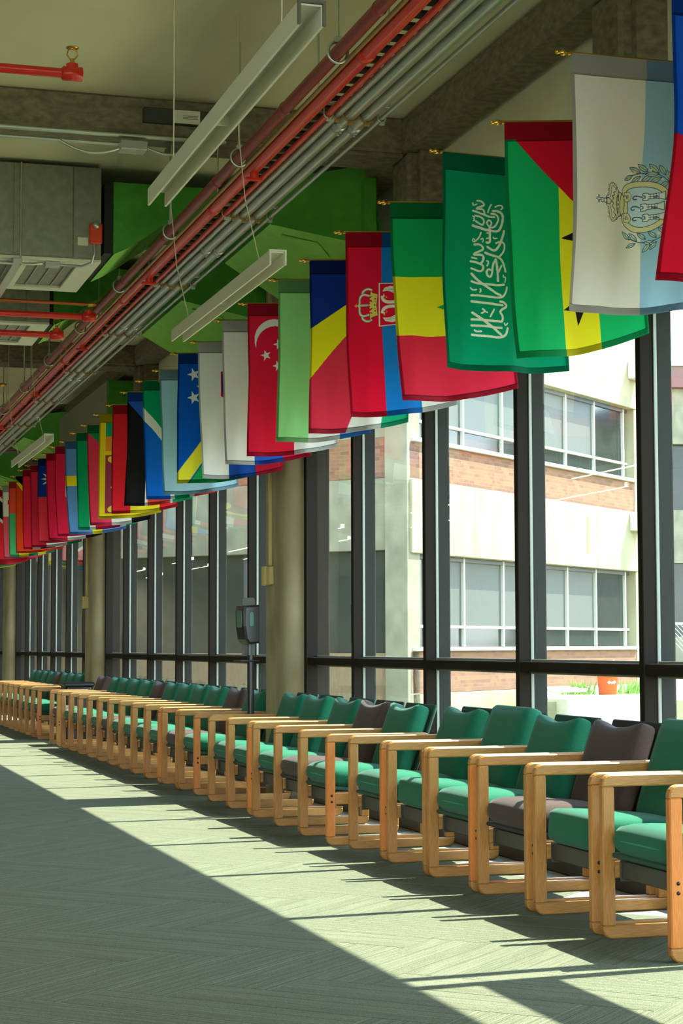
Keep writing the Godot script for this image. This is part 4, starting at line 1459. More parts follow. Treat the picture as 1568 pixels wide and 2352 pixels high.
func paint_eagles(p: Painter) -> void:
	# crown lying on its side and a red shield with two eagle heads; traced from the print
	var k := func(x: float, y: float) -> Array: return [(815.0 + x / 14.25 - 800.0) / 268.0, (640.0 + y / 14.25 - 534.0) / 425.0]
	var w := 1.0 / (14.25 * 268.0)
	var dk := Color(0.2, 0.22, 0.16)
	var pearl := Color(0.9, 0.92, 0.88)
	var band := Color(0.56, 0.62, 0.5)
	for arc in [[[690, 380], [600, 340], [500, 360], [420, 420], [395, 490]], [[600, 560], [470, 520], [370, 550], [315, 640], [310, 800]], [[690, 1350], [600, 1390], [500, 1370], [420, 1310], [395, 1240]], [[600, 1180], [470, 1210], [370, 1190], [315, 1090], [310, 930]]]:
		var pts := []
		for q in arc: pts.append(k.call(q[0], q[1]))
		var sm := smooth(pts, 6)
		p.stroke(sm, 90 * w, dk)
		p.stroke(sm, 72 * w, band)
		for i in range(0, sm.size(), 2): p.disc(sm[i][0], sm[i][1], 19 * w, pearl)
	p.stroke([k.call(345, 865), k.call(560, 865)], 100 * w, dk)
	p.stroke([k.call(345, 865), k.call(560, 865)], 78 * w, band)
	for i in 4: p.disc(k.call(370 + i * 50, 865)[0], k.call(370, 865)[1], 13 * w, pearl)
	p.disc(k.call(290, 870)[0], k.call(290, 870)[1], 52 * w, GOLD)
	p.stroke([k.call(130, 872), k.call(240, 872)], 26 * w, GOLD)
	p.stroke([k.call(185, 825), k.call(185, 920)], 24 * w, GOLD)
	var base := [[760, 480], [900, 520], [860, 865], [905, 1210], [760, 1250], [700, 1280], [650, 1380], [640, 1200], [720, 1130], [640, 1060], [710, 980], [600, 865], [710, 740], [640, 640], [720, 570], [640, 540], [680, 380], [720, 470]]
	var bp := []
	for q in base: bp.append(k.call(q[0], q[1]))
	p.poly(bp, Color(0.8, 0.74, 0.28))
	for i in bp.size(): p.stroke([bp[i], bp[(i + 1) % bp.size()]], 12 * w, dk)
	for e in [[825, 590], [815, 665], [800, 750], [800, 980], [815, 1060], [830, 1140]]: p.disc(k.call(e[0], e[1])[0], k.call(e[0], e[1])[1], (26 if e[1] in [665, 1060] else 13) * w, Color(0.6, 0.14, 0.08))
	p.star(k.call(800, 865)[0], k.call(800, 865)[1], 42 * w, 4, 0.4, 0.0, dk)
	for e in [[670, 560], [660, 660], [660, 780], [640, 865], [660, 950], [660, 1070], [670, 1160]]: p.disc(k.call(e[0], e[1])[0], k.call(e[0], e[1])[1], 30 * w, Color(0.84, 0.78, 0.36))
	# shield
	var a: Array = k.call(935, 150)
	var b: Array = k.call(2300, 1580)
	p.rect(a[0], a[1], b[0], b[1], WHITE)
	a = k.call(968, 183)
	b = k.call(2270, 1548)
	p.rect(a[0], a[1], b[0], b[1], Color(0.8, 0.06, 0.16))
	for m in [1.0, -1.0]:
		var y := func(v: float) -> float: return 865.0 + m * (v - 865.0)
		var wing := [[1060, 440], [1130, 310], [1340, 250], [1600, 300], [1900, 420], [1900, 560], [1500, 520], [1340, 440], [1200, 420]]
		var wp := []
		for q in wing: wp.append(k.call(q[0], y.call(q[1])))
		p.poly(wp, WHITE)
		for q in [[1150, 380, 1330, 330], [1250, 400, 1500, 360], [1400, 440, 1700, 430]]: p.stroke([k.call(q[0], y.call(q[1])), k.call(q[2], y.call(q[3]))], 14 * w, Color(0.45, 0.5, 0.46))
		p.stroke(smooth([k.call(1060, y.call(620)), k.call(1100, y.call(720)), k.call(1220, y.call(780)), k.call(1400, y.call(790)), k.call(1650, y.call(800))]), 110 * w, WHITE)
		p.poly([k.call(1070, y.call(600)), k.call(1110, y.call(490)), k.call(1140, y.call(570)), k.call(1120, y.call(640))], Color(0.85, 0.78, 0.36))
		p.disc(k.call(1105, y.call(640))[0], k.call(1105, y.call(640))[1], 16 * w, dk)
		p.stroke([k.call(1180, y.call(580)), k.call(1210, y.call(640)), k.call(1160, y.call(650))], 16 * w, Color(0.7, 0.64, 0.28))
		p.stroke([k.call(1280, y.call(770)), k.call(1420, y.call(740))], 18 * w, Color(0.5, 0.54, 0.52))
	p.poly([k.call(1650, 720), k.call(2050, 760), k.call(2050, 970), k.call(1650, 1010)], WHITE)

func paint_arms(p: Painter) -> void:
	# crown, scrolled cartouche with three plumed towers, and two leafy sprays, lying on their side
	bars(p, [[Color(0.84, 0.82, 0.75), 0.505], [Color(0.45, 0.63, 0.8), 0.495]])
	var k := func(x: float, y: float) -> Array: return [(1340.0 + x / 6.877 - 1312.0) / 358.0, (320.0 + y / 6.877 - 125.0) / 590.0]
	var w := 1.0 / (6.877 * 358.0)
	var go := Color(0.78, 0.74, 0.5)
	var sky := Color(0.62, 0.76, 0.84)
	var line := func(pts: Array, wd: float, c: Color) -> void:
		var q := []
		for e in pts: q.append(k.call(e[0], e[1]))
		p.stroke(q, wd * w, c)
	var shape := func(pts: Array, fill: Color, wd := 13.0) -> void:
		var q := []
		for e in pts: q.append(k.call(e[0], e[1]))
		p.poly(q, fill)
		for i in q.size(): p.stroke([q[i], q[(i + 1) % q.size()]], wd * w, INK)
	var curve := func(pts: Array, wd: float, c: Color) -> void:
		var q := []
		for e in pts: q.append(k.call(e[0], e[1]))
		p.stroke(smooth(q), wd * w, c)
	# leaves
	var leaf := func(x: float, y: float, ang: float, ln: float, c: Color) -> void:
		var d := Vector2(cos(ang), sin(ang))
		var s := Vector2(-d.y, d.x)
		var pts := []
		for t in [0.0, 0.25, 0.5, 0.75]: pts.append([x + d.x * ln * t + s.x * sin(PI * t) * ln * 0.2, y + d.y * ln * t + s.y * sin(PI * t) * ln * 0.2])
		for t in [1.0, 0.75, 0.5, 0.25]: pts.append([x + d.x * ln * t - s.x * sin(PI * t) * ln * 0.2, y + d.y * ln * t - s.y * sin(PI * t) * ln * 0.2])
		shape.call(pts, c, 10.0)
		line.call([[x, y], [x + d.x * ln * 0.8, y + d.y * ln * 0.8]], 7.0, INK)
	var lg := Color(0.55, 0.66, 0.54)
	curve.call([[900, 480], [1100, 450], [1300, 490], [1500, 640], [1620, 800]], 12.0, INK)
	for e in [[910, 480, 2.6, 170], [1040, 440, 3.5, 210], [1040, 490, 2.5, 190], [1140, 430, 3.8, 200], [1200, 480, 2.5, 190], [1300, 480, 3.2, 200], [1300, 460, 3.95, 210], [1340, 530, 2.7, 190], [1400, 500, 4.2, 190], [1460, 600, 2.6, 190], [1500, 600, 4.3, 200], [1600, 760, 2.7, 190], [1620, 720, 4.4, 190]]: leaf.call(e[0], e[1], e[2], e[3], lg)
	for e in [[940, 440], [1180, 405], [1350, 565]]: p.disc(k.call(e[0], e[1])[0], k.call(e[0], e[1])[1], 20 * w, Color(0.8, 0.74, 0.5))
	curve.call([[880, 1480], [1060, 1560], [1260, 1530], [1450, 1400], [1600, 1200]], 12.0, INK)
	for e in [[890, 1500, 3.9, 180], [1000, 1530, 4.0, 180], [980, 1560, 2.7, 160], [1120, 1510, 3.9, 160], [1080, 1560, 0.1, 170], [1180, 1580, 2.2, 170], [1270, 1500, 3.9, 160], [1270, 1560, 2.2, 150], [1400, 1440, 3.9, 150], [1420, 1480, 2.0, 150], [1540, 1320, 3.8, 150]]: leaf.call(e[0], e[1], e[2], e[3], Color(0.58, 0.72, 0.66))
	for e in [[880, 1535], [1025, 1590], [1300, 1430]]: p.disc(k.call(e[0], e[1])[0], k.call(e[0], e[1])[1], 26 * w, Color(0.8, 0.72, 0.6))
	# cartouche
	var ring := [[820, 1000], [790, 820], [780, 720], [860, 650], [1000, 620], [1150, 630], [1300, 690], [1420, 800], [1470, 960], [1430, 1140], [1300, 1280], [1130, 1350], [980, 1340], [850, 1260], [780, 1160], [810, 1060], [820, 1000]]
	shape.call(ring, sky)
	curve.call(ring, 96.0, INK)
	curve.call(ring, 76.0, go)
	for m in [1.0, -1.0]:
		var q := []
		for e in [[800, 780], [860, 770], [885, 810], [860, 860], [815, 870], [800, 830]]: q.append([e[0], 985.0 + m * (e[1] - 985.0)])
		curve.call(q, 60.0, INK)
		curve.call(q, 44.0, go)
	# towers and plumes
	for e in [[1100, 830], [1075, 995], [1100, 1165]]:
		var x: float = e[0]
		var y: float = e[1]
		shape.call([[x - 20, y - 55], [x + 40, y - 60], [x + 60, y - 35], [x + 220, y - 42], [x + 300, y - 70], [x + 300, y + 70], [x + 220, y + 42], [x + 60, y + 35], [x + 40, y + 60], [x - 20, y + 55], [x - 20, y + 20], [x + 8, y + 20], [x + 8, y - 20], [x - 20, y - 20]], Color(0.8, 0.86, 0.86), 11.0)
		line.call([[x + 60, y], [x + 180, y]], 8.0, INK)
		for q in 4: line.call([[x + 80 + q * 40, y - 36], [x + 80 + q * 40, y + 36]], 6.0, INK)
		line.call([[x + 130, y + 18], [x + 190, y + 18]], 16.0, INK)
		curve.call([[x - 30, y], [x - 80, y - 20], [x - 130, y - 25], [x - 160, y], [x - 140, y + 30], [x - 110, y + 25]], 16.0, INK)
	# crown
	for m in [1.0, -1.0]:
		var q := []
		for e in [[420, 890], [460, 860], [480, 780], [490, 700], [520, 660], [570, 670], [610, 720]]: q.append([e[0], 940.0 + m * (e[1] - 940.0)])
		curve.call(q, 58.0, INK)
		curve.call(q, 40.0, go)
		for e in [[440, 830], [445, 760], [460, 690], [515, 640], [580, 660]]:
			var c: Array = k.call(e[0], 940.0 + m * (e[1] - 940.0))
			p.disc(c[0], c[1], 18 * w, INK)
			p.disc(c[0], c[1], 11 * w, Color(0.86, 0.84, 0.78))
	shape.call([[620, 690], [660, 760], [720, 780], [775, 830], [790, 960], [775, 1080], [720, 1130], [660, 1150], [620, 1210], [610, 1140], [550, 1110], [570, 1050], [520, 1010], [550, 960], [510, 930], [550, 880], [520, 850], [570, 820], [550, 790], [600, 760]], go)
	curve.call([[660, 770], [625, 860], [615, 950], [625, 1050], [660, 1140]], 12.0, INK)
	curve.call([[720, 790], [700, 870], [690, 950], [700, 1060], [730, 1140]], 12.0, INK)
	for y in [830, 890, 960, 1030, 1090]: line.call([[650, y - 14], [650, y + 14]], 26.0, INK)
	shape.call([[410, 890], [470, 895], [510, 935], [470, 985], [410, 985]], go)
	for e in [[375, 940, 32], [320, 940, 32]]:
		var c: Array = k.call(e[0], e[1])
		p.disc(c[0], c[1], 38 * w, INK)
		p.disc(c[0], c[1], e[2] * 0.85 * w, Color(0.82, 0.8, 0.66))
	line.call([[205, 935], [285, 935]], 34.0, INK)
	line.call([[245, 890], [245, 980]], 34.0, INK)
	line.call([[205, 935], [285, 935]], 18.0, Color(0.86, 0.84, 0.78))
	line.call([[245, 890], [245, 980]], 18.0, Color(0.86, 0.84, 0.78))

# cloth[u, v] -> local place, with its folds; local origin at the rod's outer end, x along the rod
func cloth_at(u: float, v: float, f: Dictionary) -> Vector3:
	var hang := v * FH
	var amp := smoothstep(0.05, 0.6, v)
	var x: float = 0.02 + u * FW * (1.0 - 0.02 * amp) + f.swing * v * v
	var y: float = u * f.tilt - hang
	# foot of the cloth: hollow toward the free corner
	y += v * (f.lift * u * u - f.sag * sin(PI * u))
	var z: float = amp * (0.03 * sin(u * 6.5 + f.ph + v * 2.2) + 0.018 * sin(u * 13.0 - v * 3.0 + f.ph * 1.7)) + f.blow * v * v * (0.3 + 0.7 * u)
	z += 0.008 * sin(u * 24.0 + v * 9.0 + f.ph * 2.0) * amp * (1.0 - u * 0.6)
	return Vector3(x, y, z)

func sheet(f: Dictionary, u0: float, u1: float, v0: float, v1: float, nu: int, nv: int, off: float) -> ArrayMesh:
	var st := S()
	st.set_smooth_group(4)
	for i in nu:
		for j in nv:
			var g := []
			for q in [[0, 0], [1, 0], [1, 1], [0, 1]]: g.append(Vector2(lerpf(u0, u1, float(i + q[0]) / nu), lerpf(v0, v1, float(j + q[1]) / nv)))
			for t in [[0, 1, 2], [0, 2, 3]]:
				for k in t:
					st.set_uv(g[k])
					st.add_vertex(cloth_at(g[k].x, g[k].y, f) + Vector3(0, 0, off))
	return done(st)

func build_flags() -> void:
	# design, label, place of the rod's outer end (z), height, tilt of the rod's top edge, swing of the foot
	var list := [
		["canton", "red flag with a blue upper corner, past the white and pale blue flag", -5.86, 3.45, 0.0, -0.07],
		["arms", "white and pale blue flag with a crowned crest of three towers", -6.74, 3.50, 0.0, -0.01],
		["wedge", "green and yellow flag with a red wedge and black stars", -7.46, 3.415, 0.055, 0.05],
		["script", "green flag with white brush lettering", -8.253, 3.49, -0.02, 0.02],
		["greenstar", "green, yellow and red banded flag with a green star", -9.058, 3.43, 0.035, 0.05],
		["eagles", "red, blue and white flag with a crowned eagle shield", -9.859, 3.445, 0.04, 0.03],
		["rays", "flag of slanting blue, yellow, red, white and green rays", -10.6, 3.435, 0.04, 0.0],
		["pale", "pale green, white and blue striped flag", -11.331, 3.457, 0.03, -0.02],
		["crescent", "red and white flag with a crescent and five stars", -12.15, 3.45, 0.03, 0.0],
		["plainwhite", "white, blue and red flag with a red shield", -12.911, 3.463, 0.03, 0.02],
		["smallshield", "white, blue and red flag with a small starred blue shield", -13.72, 3.435, 0.03, 0.03],
		["diagonal", "blue and green flag with a yellow slash and white stars", -14.463, 3.46, 0.03, 0.0],
		["skyblue", "plain sky blue flag with one white star", -15.208, 3.432, 0.03, 0.04],
		["sixcolour", "flag with a green fork between blue and red, black wedge at top", -15.988, 3.45, 0.03, 0.04],
		["blackbar", "black, red and green flag with a blue wedge", -16.73, 3.448, 0.03, -0.02],
		["redgold", "red and gold striped flag with a small emblem", -17.531, 3.43, 0.03, 0.0],
		["lion", "golden bordered flag with a maroon panel and a lion", -18.29, 3.432, 0.03, 0.0],
		["greenwedge", "red, white and black flag with a green wedge", -19.07, 3.415, 0.03, 0.04],
		["fivebar", "green, white and red barred flag with a yellow star", -19.82, 3.417, 0.03, 0.03],
		["cross", "blue flag with a yellow cross", -20.64, 3.412, 0.03, 0.06],
		["whitecross", "red flag with a white cross", -21.44, 3.438, 0.03, 0.04],
		["threebar", "red, white and black striped flag with two green stars", -22.2, 3.43, 0.03, 0.04],
		["sun", "red flag with a white sun on a navy corner", -22.93, 3.44, 0.03, 0.02],
		["redwhitegreen", "red, white and green flag with a small yellow emblem", -23.68, 3.428, 0.03, 0.03],
		["fivestripe", "red, white and navy five striped flag", -24.46, 3.44, 0.03, 0.02],
		["blackwedge", "orange red flag with a black and yellow wedge", -25.22, 3.425, 0.03, 0.02],
		["stripecanton", "green and yellow striped flag with a red starred corner", -26.0, 3.414, 0.03, 0.02],
		["whitecanton", "red flag with a small red cross on a white corner", -26.77, 3.42, 0.03, 0.03],
		["sash", "red flag with a black and white sash", -27.53, 3.42, 0.03, 0.02],
		["redmoon", "red flag with a white disc", -28.3, 3.42, 0.03, 0.02],
		["redcrescent", "red flag with a large white crescent and one star", -29.06, 3.42, 0.03, 0.02],
		["carpetgreen", "green flag with a dark red band", -29.82, 3.42, 0.03, 0.02],
		["bluegold", "blue and yellow halved flag", -30.6, 3.42, 0.03, 0.02]]
	var rs := S()
	rod(rs, Vector3(-0.005, 0, 0), Vector3(0.912, 0.03, 0), 0.008, 10)
	var rodm := done(rs)
	var fs := S()
	lathe(fs, Vector3(-0.005, 0, 0), [Vector2(0.0, 0.045), Vector2(0.006, 0.042), Vector2(0.011, 0.034), Vector2(0.006, 0.026), Vector2(0.006, 0.02), Vector2(0.014, 0.014), Vector2(0.014, 0.006), Vector2(0.009, 0.0), Vector2(0.009, -0.012), Vector2(0.0, -0.012)], 12, Basis(Vector3(0, 0, 1), PI / 2))
	var finm := done(fs)
	rng.seed = 31
	var i := 0
	for e in list:
		var pt := paint(e[0])
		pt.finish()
		var tex := ImageTexture.create_from_image(pt.im)
		var m := StandardMaterial3D.new()
		m.resource_name = "flag_" + e[0]
		m.albedo_texture = tex
		m.roughness = 0.75
		m.metallic_specular = 0.2
		m.backlight_enabled = true
		m.backlight = Color(1, 1, 1)
		m.texture_repeat = false
		var f := {"tilt": e[4], "swing": e[5], "lift": 0.05, "sag": 0.012, "ph": rng.randf() * TAU, "blow": rng.randf_range(-0.05, 0.03)}
		if e[0] == "wedge": f.lift = 0.085
		if e[0] == "script": f.lift = 0.03
		var o := thing("flag", e[1], "flag", Vector3(2.95, e[3], e[2]), "flags hung in a line before the windows")
		var fine := i < 14
		mpart(o, "cloth", sheet(f, 0, 1, 0.0, 1.0, 22 if fine else 12, 30 if fine else 14, 0.0), m)
		mpart(o, "sleeve", sheet(f, 0, 1, 0.0, 0.078, 10, 3, 0.012), m)
		mpart(o, "hem", sheet(f, 0, 1, 0.974, 1.0, 22 if fine else 12, 1, 0.004), m)
		mpart(o, "side_hem", sheet(f, 0.0, 0.022, 0.078, 0.974, 1, 30 if fine else 14, 0.004), m)
		mpart(o, "side_hem", sheet(f, 0.978, 1.0, 0.078, 0.974, 1, 30 if fine else 14, 0.004), m)
		var r := mpart(o, "rod", rodm, M.brass)
		r.rotation.z = atan(e[4] / FW) - 0.03
		mpart(r, "finial", finm, M.brass)
		i += 1

# ---------------------------------------------------------------- outside
func along(at: Vector3, az_deg: float) -> Transform3D:
	# local x runs along a facade, y up, z out of the wall to the right-hand viewer's side
	var a := deg_to_rad(az_deg)
	var x := Vector3(sin(a), 0, -cos(a))
	var z := x.cross(Vector3.UP)
	return Transform3D(Basis(x, Vector3.UP, z), at)

func slab(o: Node3D, called: String, lo: Vector3, hi: Vector3, m: Material, b := 0.01, xf := Transform3D.IDENTITY) -> MeshInstance3D:
	var s := S()
	box(s, xf * ((lo + hi) * 0.5), (hi - lo).abs(), b, xf.basis)
	return part(o, called, s, m)

func build_outside() -> void:
	# low ground by the windows and a raised yard toward the buildings
	var g := struct("ground", "dry yellow ground outside the windows")
	var s := S()
	s.set_smooth_group(-1)
	quad(s, Vector3(-80, -0.2, 80), Vector3(160, -0.2, 80), Vector3(160, -0.2, -120), Vector3(-80, -0.2, -120), Vector3.UP)
	part(g, "earth", s, M.ext_ground)
	s = S()
	s.set_smooth_group(-1)
	var y0 := [Vector3(7.65, 0.55, -18.5), Vector3(13.7, 0.2, -33.0), Vector3(60, 0.2, -33.0), Vector3(60, 0.55, -18.5)]
	quad(s, y0[0], y0[1], y0[2], y0[3], Vector3.UP)
	quad(s, y0[1], Vector3(45, 0.2, -110), Vector3(140, 0.2, -110), y0[2], Vector3.UP)
	for e in [[0, 1], [3, 0]]:
		var a: Vector3 = y0[e[0]]
		var b: Vector3 = y0[e[1]]
		quad(s, a, b, Vector3(b.x, -0.2, b.z), Vector3(a.x, -0.2, a.z), Vector3(-0.5, 0, 1))
	part(g, "raised_yard", s, M.ext_ground)
	# building opposite, seen at its corner: facade A runs right from the corner in sun, facade B runs left in shade
	var corner := Vector3(11.55, 0, -34.1)
	var A := thing("campus_building", "concrete and brick campus building with ribbon windows across the yard", "building", corner)
	A.transform = along(corner, 48.0)
	# local z must point to the viewer
	var L := 11.3
	slab(A, "foundation", Vector3(0, -0.6, -0.35), Vector3(L, 0.22, 0.0), M.ext_concrete)
	slab(A, "brick_band", Vector3(0, 0.22, -0.35), Vector3(L, 1.04, 0.0), M.ext_brick)
	slab(A, "window_sill", Vector3(0.1, 1.04, -0.3), Vector3(L - 0.1, 1.12, 0.09), M.ext_sill)
	slab(A, "concrete_band", Vector3(0, 2.93, -0.35), Vector3(L, 4.37, 0.06), M.ext_concrete)
	slab(A, "brick_band", Vector3(0, 4.37, -0.35), Vector3(L, 5.1, 0.0), M.ext_brick)
	slab(A, "window_sill", Vector3(0.1, 5.1, -0.3), Vector3(L - 0.1, 5.18, 0.09), M.ext_sill)
	slab(A, "concrete_band", Vector3(0, 6.9, -0.35), Vector3(L, 9.4, 0.06), M.ext_concrete)
	slab(A, "end_column", Vector3(L - 0.12, 0.2, -0.35), Vector3(L + 0.25, 9.4, 0.02), M.ext_concrete)
	slab(A, "roof", Vector3(-6, 9.2, -9.0), Vector3(L, 9.4, -0.1), M.ext_concrete_dull_shade)
	slab(A, "core", Vector3(3.6, -0.6, -9.0), Vector3(L - 0.2, 9.2, -1.2), M.ext_concrete_dull_shade)
	for fl in [[1.12, 2.93, 1.52], [5.18, 6.9, 5.56]]:
		slab(A, "frame_head", Vector3(0.1, fl[1] - 0.09, -0.3), Vector3(L - 0.1, fl[1], -0.16), M.ext_frame_dark)
		slab(A, "frame_rail", Vector3(0.1, fl[2] - 0.03, -0.28), Vector3(L - 0.1, fl[2] + 0.03, -0.16), M.ext_frame)
		var xs := [0.12, 1.0, 2.55, 4.35, 6.0, 7.6, 9.2, 10.95]
		for i in xs.size():
			slab(A, "mullion", Vector3(xs[i] - 0.03, fl[0], -0.28), Vector3(xs[i] + 0.03, fl[1], -0.15), M.ext_frame)
			if i == xs.size() - 1: continue
			var x1: float = xs[i + 1]
			slab(A, "lower_pane", Vector3(xs[i], fl[0], -0.24), Vector3(x1, fl[2], -0.22), M.ext_glass, 0.0)
			slab(A, "upper_pane", Vector3(xs[i], fl[2], -0.24), Vector3(x1, fl[1], -0.22), M.ext_blind if i in [1, 2, 3, 4, 5] else M.ext_glass, 0.0)
	for e in [[4.6, 3.1], [8.2, 3.1]]:
		slab(A, "rain_slot", Vector3(e[0], e[1] + 0.15, 0.055), Vector3(e[0] + 0.16, e[1] + 1.0, 0.065), M.ext_wood, 0.0)
	for y in [3.9, 7.6]:
		slab(A, "wall_lamp", Vector3(L - 0.55, y, 0.06), Vector3(L - 0.05, y + 0.42, 0.5), M.ext_sill)
	for x in [2.6, 6.2, 8.8]: slab(A, "panel_joint", Vector3(x, 2.94, 0.05), Vector3(x + 0.02, 4.36, 0.063), M.ext_concrete_dull_shade, 0.0)
	# shaded wing, its concrete coloured darker to deepen the shade
	var wx := A.transform.affine_inverse() * along(corner, 138.0)
	var W := 10.9
	# local x runs from the corner (0) to -W
	slab(A, "corner_column", Vector3(-0.5, -0.6, -0.4), Vector3(0.0, 9.4, 0.1), M.ext_concrete_dull_shade, 0.01, wx)
	slab(A, "spandrel", Vector3(-W, 3.0, -0.4), Vector3(-0.5, 4.4, 0.0), M.ext_concrete_dull_shade, 0.01, wx)
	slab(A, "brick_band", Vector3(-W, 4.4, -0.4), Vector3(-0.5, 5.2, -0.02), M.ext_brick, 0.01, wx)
	slab(A, "upper_wall", Vector3(-W, 5.2, -0.4), Vector3(-0.5, 9.4, -0.04), M.ext_concrete_dull_shade, 0.01, wx)
	slab(A, "base_panel", Vector3(-W, -0.6, -0.4), Vector3(-0.5, 1.0, -0.1), M.ext_wood, 0.01, wx)
	slab(A, "back_wall", Vector3(-W, -0.6, -3.2), Vector3(-0.5, 3.0, -3.0), M.ext_wood, 0.01, wx)
	slab(A, "soffit", Vector3(-W, 2.95, -3.1), Vector3(-0.5, 3.02, -0.3), M.ext_concrete_dull_shade, 0.01, wx)
	for i in 6:
		var x := -0.5 - i * 1.73
		slab(A, "mullion", Vector3(x - 0.05, 1.0, -0.35), Vector3(x + 0.05, 3.0, -0.2), M.ext_frame_dark, 0.01, wx)
		slab(A, "pane", Vector3(x - 1.68, 1.0, -0.29), Vector3(x - 0.05, 3.0, -0.27), M.ext_glass, 0.0, wx)
	# building behind at the right
	var Cc := Vector3(20.4, 0, -52.0)
	var C := thing("far_building", "far concrete building with a dark red roof edge behind the fence", "building", Cc)
	C.transform = along(Cc, 100.0)
	C.transform = Transform3D(Basis(C.transform.basis.x, Vector3.UP, C.transform.basis.z), Cc)
	slab(C, "upper_band", Vector3(0, 7.2, -0.4), Vector3(30, 8.9, 0.0), M.ext_concrete_dull_shade)
	slab(C, "roof_edge", Vector3(-0.2, 8.9, -0.4), Vector3(30, 9.55, 0.2), M.ext_fascia)
	slab(C, "roof_cap", Vector3(-0.25, 9.55, -0.4), Vector3(30, 9.7, 0.25), M.ext_frame)
	slab(C, "lower_band", Vector3(0, 3.6, -0.4), Vector3(30, 5.2, 0.0), M.ext_concrete_dull_shade)
	slab(C, "base_wall", Vector3(0, -0.6, -0.4), Vector3(30, 1.4, 0.0), M.ext_concrete_dull_shade)
	slab(C, "core", Vector3(0, -0.6, -10), Vector3(30, 9.4, -1.0), M.ext_concrete_dull_shade)
	for e in [[5.2, 7.2], [1.4, 3.6]]:
		for i in 12:
			slab(C, "window_pane", Vector3(i * 2.5 + 0.06, e[0], -0.35), Vector3(i * 2.5 + 2.44, e[1], -0.3), M.ext_glass, 0.0)
			slab(C, "mullion", Vector3(i * 2.5 - 0.06, e[0], -0.35), Vector3(i * 2.5 + 0.06, e[1], -0.1), M.ext_frame_dark)
	# low white concrete wall and rubble just outside
	var rw := thing("retaining_wall", "low white concrete wall on the bank outside the windows", "wall", Vector3(7.9, 0, -18.2))
	s = S()
	box2(s, Vector3(0.0, -0.15, -0.6), Vector3(0.86, 0.6, 0.0), 0.02)
	part(rw, "block", s, M.ext_sill)
	rng.seed = 91
	for i in 26:
		# a loose bed of stones, each on its own patch of ground, two small ones deep toward the wall
		var r := rng.randf_range(0.09, 0.15)
		var col := i % 6
		var row := i / 6
		var at := Vector3(7.05 + col * 0.16 + rng.randf_range(-0.02, 0.02), 0.0, -17.2 - row * 0.33 + rng.randf_range(-0.05, 0.05))
		if i >= 20: at = Vector3(9.0 + (i - 20) * 0.33, 0.0, -18.1)
		at.y = -0.15 + 0.62 * r + (row * 0.13 if i < 20 else 0.3)
		if i >= 20: r *= 1.3
		else: r *= 0.62
		var o := thing("rubble_stone", "tan broken stone in the rubble heap outside the windows", "stone", at, "rubble stones on the bank")
		s = S()
		s.set_smooth_group(-1)
		var pts := []
		for k in 12:
			var t := k / 12.0
			var yy := 1.0 - 2.0 * (k + 0.5) / 12.0
			var rr := sqrt(1.0 - yy * yy)
			var a := k * 2.39996
			pts.append(Vector3(cos(a) * rr, yy * 0.75, sin(a) * rr) * r * rng.randf_range(0.75, 1.15))
		hull(s, pts)
		part(o, "stone", s, M.ext_rock)
	# orange bucket, tufts and pipes on the yard
	var bk := thing("bucket", "orange plastic bucket with tools on the dry grass by the building", "bucket", Vector3(15.2, 0.2, -33.1))
	s = S()
	lathe(s, Vector3.ZERO, [Vector2(0.0, 0.0), Vector2(0.17, 0.0), Vector2(0.205, 0.4), Vector2(0.215, 0.4), Vector2(0.215, 0.43), Vector2(0.195, 0.43), Vector2(0.165, 0.03), Vector2(0.0, 0.03)], 20)
	part(bk, "pail", s, M.bucket_orange)
	s = S()
	for q in 3: box(s, Vector3(-0.05 + q * 0.05, 0.24, 0.171 + q * 0.004), Vector3(0.06, 0.05, 0.03), 0.0, Basis(Vector3(0, 0, 1), 0.7))
	part(bk, "print_mark", s, M.ext_sill)
	s = S()
	for q in 4: rod(s, Vector3(-0.1 + q * 0.06, 0.1, 0.02), Vector3(-0.14 + q * 0.09, 0.58 + 0.03 * q, 0.0), 0.02, 6)
	part(bk, "tool_handles", s, M.ext_frame)
	for e in [[14.75, -33.4, 0.4], [15.9, -33.6, 0.5], [16.5, -34.2, 0.4]]:
		var t := thing("grass_tuft", "tuft of green weeds in the yard near the orange bucket", "plant", Vector3(e[0], 0.2, e[1]), "weed tufts in the yard")
		s = S()
		s.set_smooth_group(-1)
		for k in 60:
			var a := rng.randf() * TAU
			var r: float = rng.randf() * e[2]
			var b := Vector3(cos(a) * r, 0, sin(a) * r * 0.6)
			var tip := b + Vector3(rng.randf_range(-0.12, 0.12), rng.randf_range(0.12, 0.32), rng.randf_range(-0.1, 0.1))
			tri(s, b - Vector3(0.02, 0, 0), b + Vector3(0.02, 0, 0), tip, Vector3(0, 0, 1))
		part(t, "blades", s, M.leaf_green)
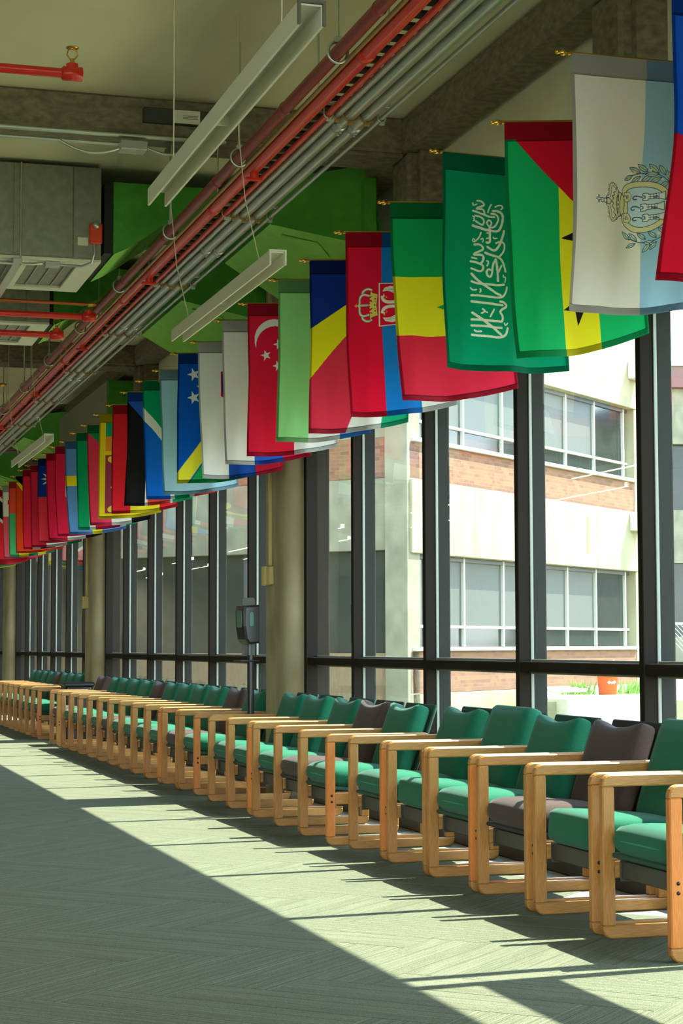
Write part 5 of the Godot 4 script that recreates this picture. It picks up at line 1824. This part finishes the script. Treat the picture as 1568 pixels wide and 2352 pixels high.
	var pp := thing("pipe_stack", "white pipes lying on the ground beside the building", "pipes", Vector3(13.5, 0.25, -31.8))
	for k in 3:
		s = S()
		rod(s, Vector3(0, 0.06 + 0.02 * k, -k * 0.16), Vector3(0.8 - 0.1 * k, 0.06 + 0.02 * k, -0.3 - k * 0.16), 0.04, 10)
		part(pp, "pipe", s, M.ext_sill)
	# chain-link fence
	var fz := -30.0
	var f := thing("chain_link_fence", "grey chain link fence across the yard at the right", "fence", Vector3(14.75, 0.27, fz))
	for x in [0.0, 2.4, 4.8]:
		s = S()
		rod(s, Vector3(x, 0, 0), Vector3(x, 1.27, 0), 0.03, 8)
		part(f, "post", s, M.wire_grey)
	s = S()
	rod(s, Vector3(0, 1.25, 0), Vector3(4.8, 1.25, 0), 0.022, 8)
	part(f, "top_rail", s, M.wire_grey)
	s = S()
	for k in 70:
		var x0 := -1.0 + k * 0.085
		for sg in [1.0, -1.0]:
			var a := Vector3(x0, 0.04, 0)
			var b := Vector3(x0 + sg * 1.2, 1.24, 0)
			if b.x < 0.0 or b.x > 4.8 or a.x < 0.0 or a.x > 4.8: continue
			tube(s, [a, b], 0.007, 4, false)
	var mesh := part(f, "wire_mesh", s, M.wire_grey)
	mesh.set_meta("kind", "stuff")

func hull(st: SurfaceTool, pts: Array) -> void:
	# every triangle of points with all other points behind it
	var n := pts.size()
	var mid := Vector3.ZERO
	for p in pts: mid += p / n
	for i in n:
		for j in range(i + 1, n):
			for k in range(j + 1, n):
				var a: Vector3 = pts[i]
				var b: Vector3 = pts[j]
				var c: Vector3 = pts[k]
				var nn := (b - a).cross(c - a)
				if nn.length() < 1e-9: continue
				var side := 0
				var ok := true
				for m in n:
					if m == i or m == j or m == k: continue
					var d := nn.dot(pts[m] - a)
					var sg := 1 if d > 0 else -1
					if side == 0: side = sg
					elif sg != side:
						ok = false
						break
				if ok: tri(st, a, b, c, (a + b + c) / 3.0 - mid)

func _ready() -> void:
	set_view()
	set_light()
	make_materials()
	build_floor()
	build_shell()
	build_windows()
	build_services()
	build_outside()
	build_chairs()
	build_flags()
